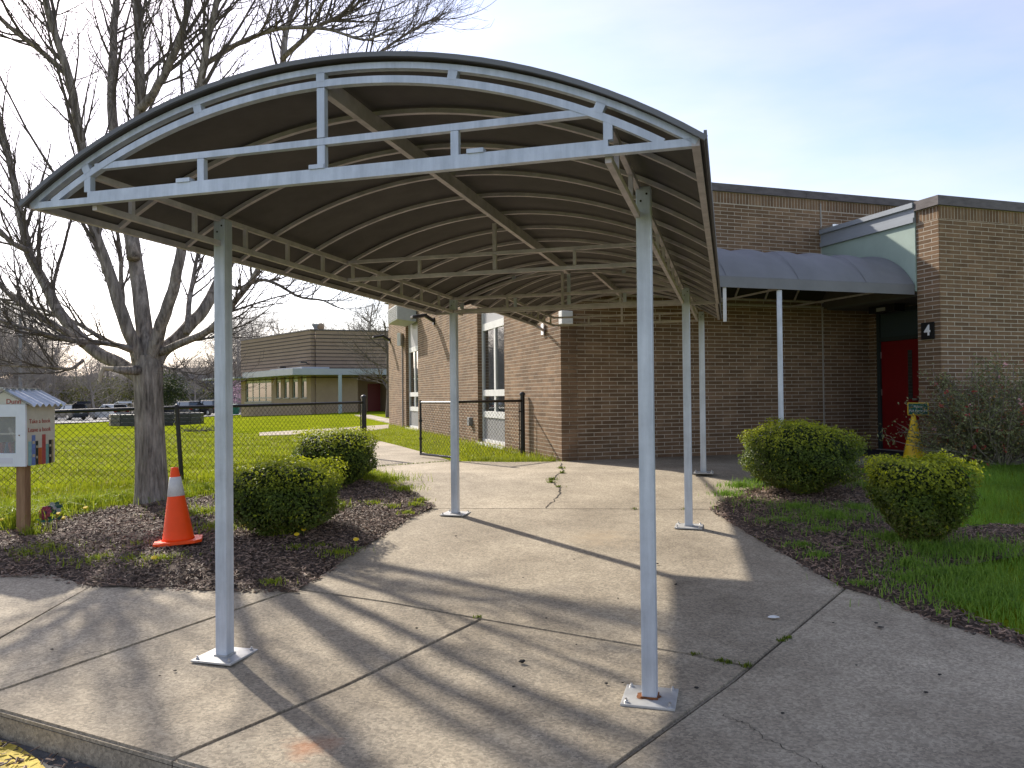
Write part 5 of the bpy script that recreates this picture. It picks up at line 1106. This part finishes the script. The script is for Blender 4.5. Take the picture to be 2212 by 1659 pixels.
for k, (u_, lab) in enumerate(((683, 'pale funnel shaped vent on the far wing roof'), (693, 'round brown ball vent on the far wing roof'))):
    c = at(u_, 700, 58.0); t = thing('roof_vent', lab, 'vent', (c.x, c.y, zfl+HT-.4), 'vents on the far wing roof'); b = Vector((c.x, c.y, zfl+HT-.4))
    if k == 0: MB().lathe(b, [(.05, 0), (.05, .55), (.33, 1.0), (.33, 1.04), (.05, .95)], 14).build('funnel', m_fascia, t)
    else: MB().lathe(b, [(.05, 0), (.05, .55), (.16, .60), (.26, .75), (.28, .86), (.24, 1.0), (.12, 1.1), (.02, 1.12)], 14).build('ball', m_tan, t)
    MB().lathe(b, [(.09, 0), (.09, .05), (.06, .06)], 10).build('flange', m_panelgrey, t)
# ------------------------------------------------------------------ parking lot, pit, cars
def flat(u, v): return G(u, v)
lot = [(-120, 62), (-16, 80), (-14, 150), (-140, 150)]
vs = []; nn = 24
for j in range(9):
    for i in range(nn):
        x = -120+106*i/(nn-1); y = (62+(80-62)*i/(nn-1))*(1-j/8)+150*j/8; vs.append((x, y, g(x, y)+.02))
fast('parking_lot', vs, np.array([(j*nn+i, j*nn+i+1, (j+1)*nn+i+1, (j+1)*nn+i) for j in range(8) for i in range(nn-1)]), m_lot, kind='structure')
pc0 = G(300, 921); pit = thing('play_pit', 'low round black walled play pit on the lawn behind the fence', 'play pit', pc0); rp = 97*pc0.y/F; pcx = Vector((pc0.x, pc0.y+rp*.9, pc0.z))
for k in range(16):
    a0, a1 = 2*math.pi*k/16, 2*math.pi*(k+1)/16-.02; p0 = pcx+Vector((math.cos(a0), math.sin(a0), 0))*rp; p1 = pcx+Vector((math.cos(a1), math.sin(a1), 0))*rp
    for z in (.10, .30, .50): MB().beam(p0+Vector((0, 0, z)), p1+Vector((0, 0, z)), .06, .185).build('wall_board', mat('black_plastic', (.02, .024, .028), .4, var=.3, scale=4), pit, bevel=.02)
def car(name, label, u, vb, yaw, body, hatch=False, L_=4.7, W_=1.9, H_=1.72, Yc=88):
    p = at(u, vb, Yc); p.z = g(p.x, p.y)+.03; t = thing(name, label, 'car', p, 'cars parked in the lot'); X = Vector((math.cos(yaw), math.sin(yaw), 0)); Y = Vector((-X.y, X.x, 0)); Z = Vector((0, 0, 1))
    q = lambda x, y, z: p+X*x+Y*y+Z*z      # x forward
    mb_ = mat('car_paint', body, .25, .3, spec=.6, coat=.5)
    h = L_/2; w2 = W_/2
    prof = [(-h, .42), (-h+.02, .85), (-h+.10, 1.02), (h-1.25, 1.06), (h-.5, .98), (h-.08, .80), (h, .45), (h-.15, .28), (-h+.2, .28)]
    n = len(prof); vs = []
    for y, s_ in ((-w2, .97), (-w2+.10, 1.0), (w2-.10, 1.0), (w2, .97)):
        for (x, z) in prof: vs.append(q(x*s_, y, .28+(z-.28)*s_))
    fs = [(j*n+i, j*n+(i+1) % n, (j+1)*n+(i+1) % n, (j+1)*n+i) for j in range(3) for i in range(n)]+[tuple(range(n)), tuple(range(3*n, 4*n))]
    MB().add(vs, fs).build('body', mb_, t)
    xr, xt0, xt1, xf = -h+.08, -h+.38, h-2.35, h-1.45
    cab = MB().hexa([q(xr, -w2+.06, 1.0), q(xf, -w2+.06, 1.0), q(xf, w2-.06, 1.0), q(xr, w2-.06, 1.0), q(xt0, -w2+.24, H_-.05), q(xt1, -w2+.24, H_-.05), q(xt1, w2-.24, H_-.05), q(xt0, w2-.24, H_-.05)]); cab.build('cabin', m_glass, t)
    rf_ = MB().hexa([q(xt0-.08, -w2+.22, H_-.07), q(xt1+.1, -w2+.22, H_-.07), q(xt1+.1, w2-.22, H_-.07), q(xt0-.08, w2-.22, H_-.07), q(xt0, -w2+.30, H_), q(xt1, -w2+.30, H_), q(xt1, w2-.30, H_), q(xt0, w2-.30, H_)]); ro_ = rf_.build('roof', mb_, t)
    for s_ in (-1, 1):
        MB().beam(q(xt0+.1, s_*(w2-.28), H_+.05), q(xt1-.1, s_*(w2-.28), H_+.05), .04, .03).build('roof_rail', m_silver, ro_)
        for xa, xb in ((xr+.03, xt0+.02), (-.35, -.33), (xf-.03, xt1+.06)): MB().beam(q(xa, s_*(w2-.055), 1.0), q(xb, s_*(w2-.235), H_-.05), .10, .04, X).build('pillar', mb_, t)
        MB().box(q(xf-.25, s_*(w2+.09), 1.08), X*.06, Y*.09, Z*.07).build('mirror', mb_, t, bevel=.02)
        MB().box(q(-h+.04, s_*(w2-.20), .90), X*.05, Y*.17, Z*.10).build('tail_light', mat('tail_red', (.35, .01, .01), .3), t, bevel=.02)
        for x in (-h+.95, h-.95):
            c = q(x, s_*(w2-.12), .35); wh = MB().lathe(c, [(.35, -.11), (.36, -.08), (.36, .08), (.35, .11), (.22, .12), (.22, -.12)], 20, Y).build('wheel', m_black, t, sm=False)
            MB().lathe(c+Y*s_*.121, [(.21, -.01), (.21, .005), (.06, .012)], 16, Y*s_).build('rim', m_silver, wh)
    MB().box(q(-h-.01, 0, .50), X*.05, Y*(w2-.08), Z*.14).build('bumper', mat('bumper', tuple(min(.3, c*.8) for c in body), .5), t, bevel=.03)
    MB().box(q(-h-.012, 0, .80), X*.03, Y*.16, Z*.08).build('licence_plate', m_white, t)
    if hatch:
        hp = MB().hexa([q(xt0-.02, -w2+.22, H_), q(xt0-.02, w2-.22, H_), q(xt0-1.0, w2-.15, H_+.30), q(xt0-1.0, -w2+.15, H_+.30), q(xt0-.02, -w2+.22, H_+.08), q(xt0-.02, w2-.22, H_+.08), q(xt0-1.05, w2-.15, H_+.38), q(xt0-1.05, -w2+.15, H_+.38)]).build('tailgate', mb_, t)
        MB().hexa([q(xt0-.90, -w2+.16, H_+.22), q(xt0-.90, w2-.16, H_+.22), q(xt0-1.02, w2-.16, H_+.10), q(xt0-1.02, -w2+.16, H_+.10), q(xt0-.95, -w2+.16, H_+.28), q(xt0-.95, w2-.16, H_+.28), q(xt0-1.06, w2-.16, H_+.14), q(xt0-1.06, -w2+.16, H_+.14)]).build('tailgate_lip', mb_, hp)
        MB().hexa([q(xr-.065, -w2+.2, .80), q(xr-.065, w2-.2, .80), q(xr-.06, w2-.2, 1.02), q(xr-.06, -w2+.2, 1.02), q(xr-.12, -w2+.2, .80), q(xr-.12, w2-.2, .80), q(xt0-.09, w2-.32, H_-.08), q(xt0-.09, -w2+.32, H_-.08)]).build('cargo_shade_sheet', m_dark, t)  # dark sheet in place of the shade inside the open tailgate
        MB().box(q(xr-.13, -.1, .90), X*.05, Y*.28, Z*.09).build('cargo', mat('cargo_box', (.35, .25, .18), .8), t, bevel=.02)
    else: MB().hexa([q(xr+.0, -w2+.25, 1.08), q(xr+.0, w2-.25, 1.08), q(xr+.05, w2-.25, 1.08), q(xr+.05, -w2+.25, 1.08), q(xt0-.05, -w2+.34, H_-.15), q(xt0-.05, w2-.34, H_-.15), q(xt0, w2-.34, H_-.15), q(xt0, -w2+.34, H_-.15)]).build('rear_window', m_glass, t)
RY = math.radians
car('parked_car', 'dark navy SUV with its tailgate raised, seen beside the book box roof', 150, 905, RY(148), (.022, .025, .035), True)
car('parked_car', 'silver white SUV with its tailgate raised behind the fence', 236, 903, RY(150), (.70, .71, .72), True)
car('parked_car', 'dark hatchback mostly hidden behind the big tree trunk', 318, 903, RY(128), (.03, .03, .035))
car('parked_car', 'charcoal SUV with a pale licence plate right of the big tree', 396, 901, RY(150), (.07, .075, .08))
car('parked_car', 'black SUV next to the front steel post', 446, 900, RY(150), (.018, .018, .02))
bn = at(508, 902, 84); t = thing('green_bin', 'small green bin at the corner of the far wing', 'bin', Vector((bn.x, bn.y, g(bn.x, bn.y)+.02)))
bz = Vector((bn.x, bn.y, g(bn.x, bn.y)+.02)); MB().lathe(bz, [(.42, 0), (.5, .95), (.52, 1.0), (.40, 1.0)], 10).build('tub', mat('green_bin_plastic', (.01, .12, .07), .5), t); MB().lathe(bz+Vector((0, 0, 1.0)), [(.54, 0), (.54, .06), (.1, .14)], 10).build('lid', mat('green_bin_lid', (.01, .09, .05), .5), t)
# light pole and house behind
lp = at(44, 800, 96); lz = g(lp.x, lp.y); t = thing('light_pole', 'tall thin grey lamp pole rising from the parking lot', 'lamp post', (lp.x, lp.y, lz))
MB().tube([(lp.x, lp.y, lz), (lp.x, lp.y, lz+13.2)], [.22, .16], 10).build('pole', m_panelgrey, t); MB().box((lp.x+.7, lp.y, lz+13.1), (.8, 0, 0), (0, .25, 0), (0, 0, .12)).build('lamp_head', m_panelgrey, t, bevel=.04)
hc = at(735/2.2+10, 850, 128); hc.z = g(hc.x, hc.y); t = thing('house', 'small house with a dark gable roof beyond the parked cars', 'house', hc)
hx, hy, hz = Vector((1, .2, 0)).normalized(), Vector((-.2, 1, 0)).normalized(), Vector((0, 0, 1))
for dx in (0,): MB().box(hc+hz*1.6+hx*8, hx*9, hy*4, hz*1.6).build('wall', mat('house_siding', (.20, .19, .18), .8), t)
MB().prism([hc+hx*-1.6+hy*-4.6+hz*3.1, hc+hx*-1.6+hy*4.6+hz*3.1, hc+hx*-1.6+hz*6.4], hx*19.2).build('roof', mat('house_roof', (.075, .078, .085), .85), t)
for k in range(3): 
    wv = MB().box(hc+hx*(3+k*5)-hy*4.03+hz*1.9, hx*.7, hy*.04, hz*.7).build('window', m_white, t); MB().box(hc+hx*(3+k*5)-hy*4.09+hz*1.9, hx*.6, hy*.02, hz*.6).build('pane', m_fglass, wv)
# brush pile on the lawn
bp_ = G(432, 932); bq = MB(); random.seed(3)
for k in range(60): bq.tube(*wander(bp_+Vector((random.gauss(0, .35), random.gauss(0, .2), .02)), (random.gauss(0, 1), random.gauss(0, .6), random.uniform(0, .5)), random.uniform(.2, .5), .012, .004, 3, .2, 0), 4)
bq.build('brush_pile', mat('grey_brush', (.10, .095, .085), .9), None, label='small heap of grey twigs lying on the sunny lawn', cat='brush pile')
# ------------------------------------------------------------------ woods behind
def baretree(seed, H, thin=1.0, spread=.6):
    random.seed(seed); mt = MB(); mc = MB(); c_ = dict(rmax=[.08*thin, .035*thin, .018*thin], rmin=.010*thin, seg=[5, 4, 3], wob=.14, trop=.06, k=[5, 3, 3], n=[0, 6, 5], L=[0, H*.17, H*.085])
    tp, trd = wander((0, 0, 0), (random.gauss(0, .04), random.gauss(0, .04), 1), H*.8, H*.018, H*.004, 9, .05, .03); mt.tube(tp, trd, 8)
    for k in range(11):
        f = .22+.75*k/11+random.uniform(-.03, .03); x = min(.98, f)*9; i = int(x); p = tp[i].lerp(tp[i+1], x-i); a = k*2.4+random.uniform(-.5, .5); el = random.uniform(.35, .95)
        pp, rd_ = wander(p, (math.cos(a)*math.cos(el)*1.2, math.sin(a)*math.cos(el)*1.2, math.sin(el)), H*(.42-.22*f)*random.uniform(.8, 1.2), trd[i]*.55, .03*thin, 7, .12, .05); mt.tube(pp, rd_, 5); kids(pp, rd_, mc, 0, 9, H*.17, .75, c_, f0=.15)
    kids(tp, trd, mc, 0, 10, H*.15, .7, c_, f0=.5)
    return mt, mc
protos = []
for s_, H in ((1, 17), (2, 15), (3, 19), (4, 13), (5, 16)):
    mt, mc = baretree(s_, H); mm = []
    for m_b, nm in ((mt, 'trunk'), (mc, 'crown')):
        me = bpy.data.meshes.new(nm); me.from_pydata(m_b.v, [], m_b.f); me.materials.append(m_fartwig); mm.append(me)
    protos.append(mm)
random.seed(11); trees = []
for k in range(64):
    if 40 <= k < 52 and k % 2: continue
    if k < 40: u_ = -60+k*15.5+random.uniform(-9, 9); Y_ = random.uniform(104, 150)
    elif k < 52: u_ = -40+(k-40)*14+random.uniform(-7, 7); Y_ = random.uniform(92, 112)
    else: u_ = 520+(k-52)*34+random.uniform(-12, 12); Y_ = random.uniform(112, 140)
    sc = random.uniform(.72, 1.1)*(1.0 if u_ < 110 else .70 if u_ < 480 else .95)
    if k >= 52: sc *= 1.12
    p = at(u_, 880, Y_); p.z = g(p.x, p.y)-.05; i = random.randrange(5)
    zone = [z for lim, z in ((10, 'left of the lamp pole'), (80, 'around the lamp pole'), (120, 'above the book box roof'), (190, 'behind the navy SUV'), (275, 'behind the silver SUV'), (360, 'behind the big trunk'), (420, 'behind the charcoal SUV'), (480, 'behind the black SUV'), (560, 'by the redbud'), (680, 'above the far wing windows'), (800, 'above the far wing entrance'), (9999, 'beyond the sunlit brick wall')) if u_ < lim][0]
    lab = ('tall' if sc > .95 else 'short' if sc < .66 else 'mid sized')+' bare tree '+('at the front of the wood ' if Y_ < 112 else 'deep in the wood ' if Y_ > 130 else '')+zone
    t = thing('bare_wood_tree', lab, 'tree', p, 'bare trees beyond the school'); t.scale = (sc, sc, sc*random.uniform(.9, 1.1)); t.rotation_euler = (0, 0, random.uniform(0, 6.28))
    for me in protos[i]: o = bpy.data.objects.new(me.name.split('.')[0], me); o.parent = t; COL.objects.link(o)
# small twiggy tree in front of the far wing
random.seed(77); mt, mc = baretree(9, 6.2, .42); p = at(838, 890, 40.0); p.z = g(p.x, p.y); t = thing('small_tree', 'small tangled leafless tree in front of the far wing entrance', 'tree', p)
for m_b, nm in ((mt, 'trunk'), (mc, 'crown')):
    for v in m_b.v: v.x *= 1.25; v.y *= 1.25; v += p
    m_b.build(nm, m_twig, t)
def leafy(name, label, u, vb, Y, rx, rz, n, c0, c1, size, cz, group=None, trunkh=.3):
    p = at(u, vb, Y); p.z = g(p.x, p.y); t = thing(name, label, 'tree' if rz > 1.2 else 'shrub', p, group); D = rng.normal(size=(n, 3)); D /= np.linalg.norm(D, axis=1)[:, None]; f = rng.random(n)**.45
    f *= 1+.22*np.sin(D[:, 0]*5+u)*np.sin(D[:, 2]*6+1)+.12*np.sin(D[:, 1]*9+D[:, 2]*8)
    C = np.array(p)+D*f[:, None]*np.array([rx, rx*.8, rz])+np.array([0, 0, cz]); C = C[C[:, 2] > p.z+.05]; v, F_ = leaf_arrays(C, rng.normal(size=(len(C), 3))+np.array([0, 0, .5]), size, .6)
    q = rng.random(len(C))[:, None]; fast('crown', v, F_, m_leaf, t, col=np.repeat(np.array(c0)*(1-q)+np.array(c1)*q, 4, 0))
    st_ = MB(); random.seed(int(u))
    for k in range(5): st_.tube(*wander(p, (random.gauss(0, .4), random.gauss(0, .4), 1), cz+rz*.4, rx*.035, rx*.01, 5, .1, .03), 5)
    st_.build('trunk', m_fartwig, t)
leafy('redbud_tree', 'pink blossoming redbud at the corner of the far wing', 507, 880, 92, 1.5, 1.7, 700, (.24, .15, .21), (.40, .28, .36), .18, 2.6)
leafy('evergreen_shrub', 'dense dark green evergreen just right of the big trunk', 366, 890, 104, 2.6, 3.2, 2600, (.015, .03, .010), (.06, .08, .018), .30, 3.0)
for k, (u_, Y_, rx_, rz_) in enumerate(((250, 118, 4.5, 2.8), (200, 122, 5, 3), (290, 116, 3.5, 2.2), (140, 120, 4, 2.6), (440, 125, 4, 2.4))):
    leafy('budding_shrub', ['yellow green budding thicket behind the silver SUV', 'yellow green budding thicket between the two open cars', 'yellow green budding thicket left of the big trunk', 'yellow green budding thicket behind the navy SUV', 'olive budding thicket behind the black SUV'][k], u_, 880, Y_, rx_, rz_, 900, (.05, .06, .02), (.16, .17, .035), .30, rz_+.6, 'budding thickets in the wood')
for k, (u_, c_) in enumerate(((20, .12), (75, .10), (-40, .11))):
    leafy('russet_shrub', ['russet leaved thicket at the foot of the lamp pole', 'russet leaved thicket right of the lamp pole', 'russet leaved thicket left of the lamp pole'][k], u_, 880, 122, 5, 2.4, 700, (.07, .045, .025), (.15, .085, .04), .30, 2.6, 'russet thickets in the wood')
# wooded rise that closes the view far off
vs = []; nn = 60
for j, (yy, hh) in enumerate(((158, 0), (163, 5.5), (190, 8.5), (260, 9.5))):
    for i in range(nn):
        x = -190+300*i/(nn-1); y = yy+4*math.sin(i*.7); vs.append((x, y, g(x, min(y, 380))-.3+hh*smooth(-135, -112, x)*(1+.22*math.sin(i*1.3+j)+.16*math.sin(i*2.9))))
fast('wooded_hill', vs, np.array([(j*nn+i, j*nn+i+1, (j+1)*nn+i+1, (j+1)*nn+i) for j in range(3) for i in range(nn-1)]), mat('woodland', (.12, .105, .085), .95, var2=(.20, .175, .145), scale=.35, bump=1, bscale=.8, detail=10), kind='structure', smooth_=True)
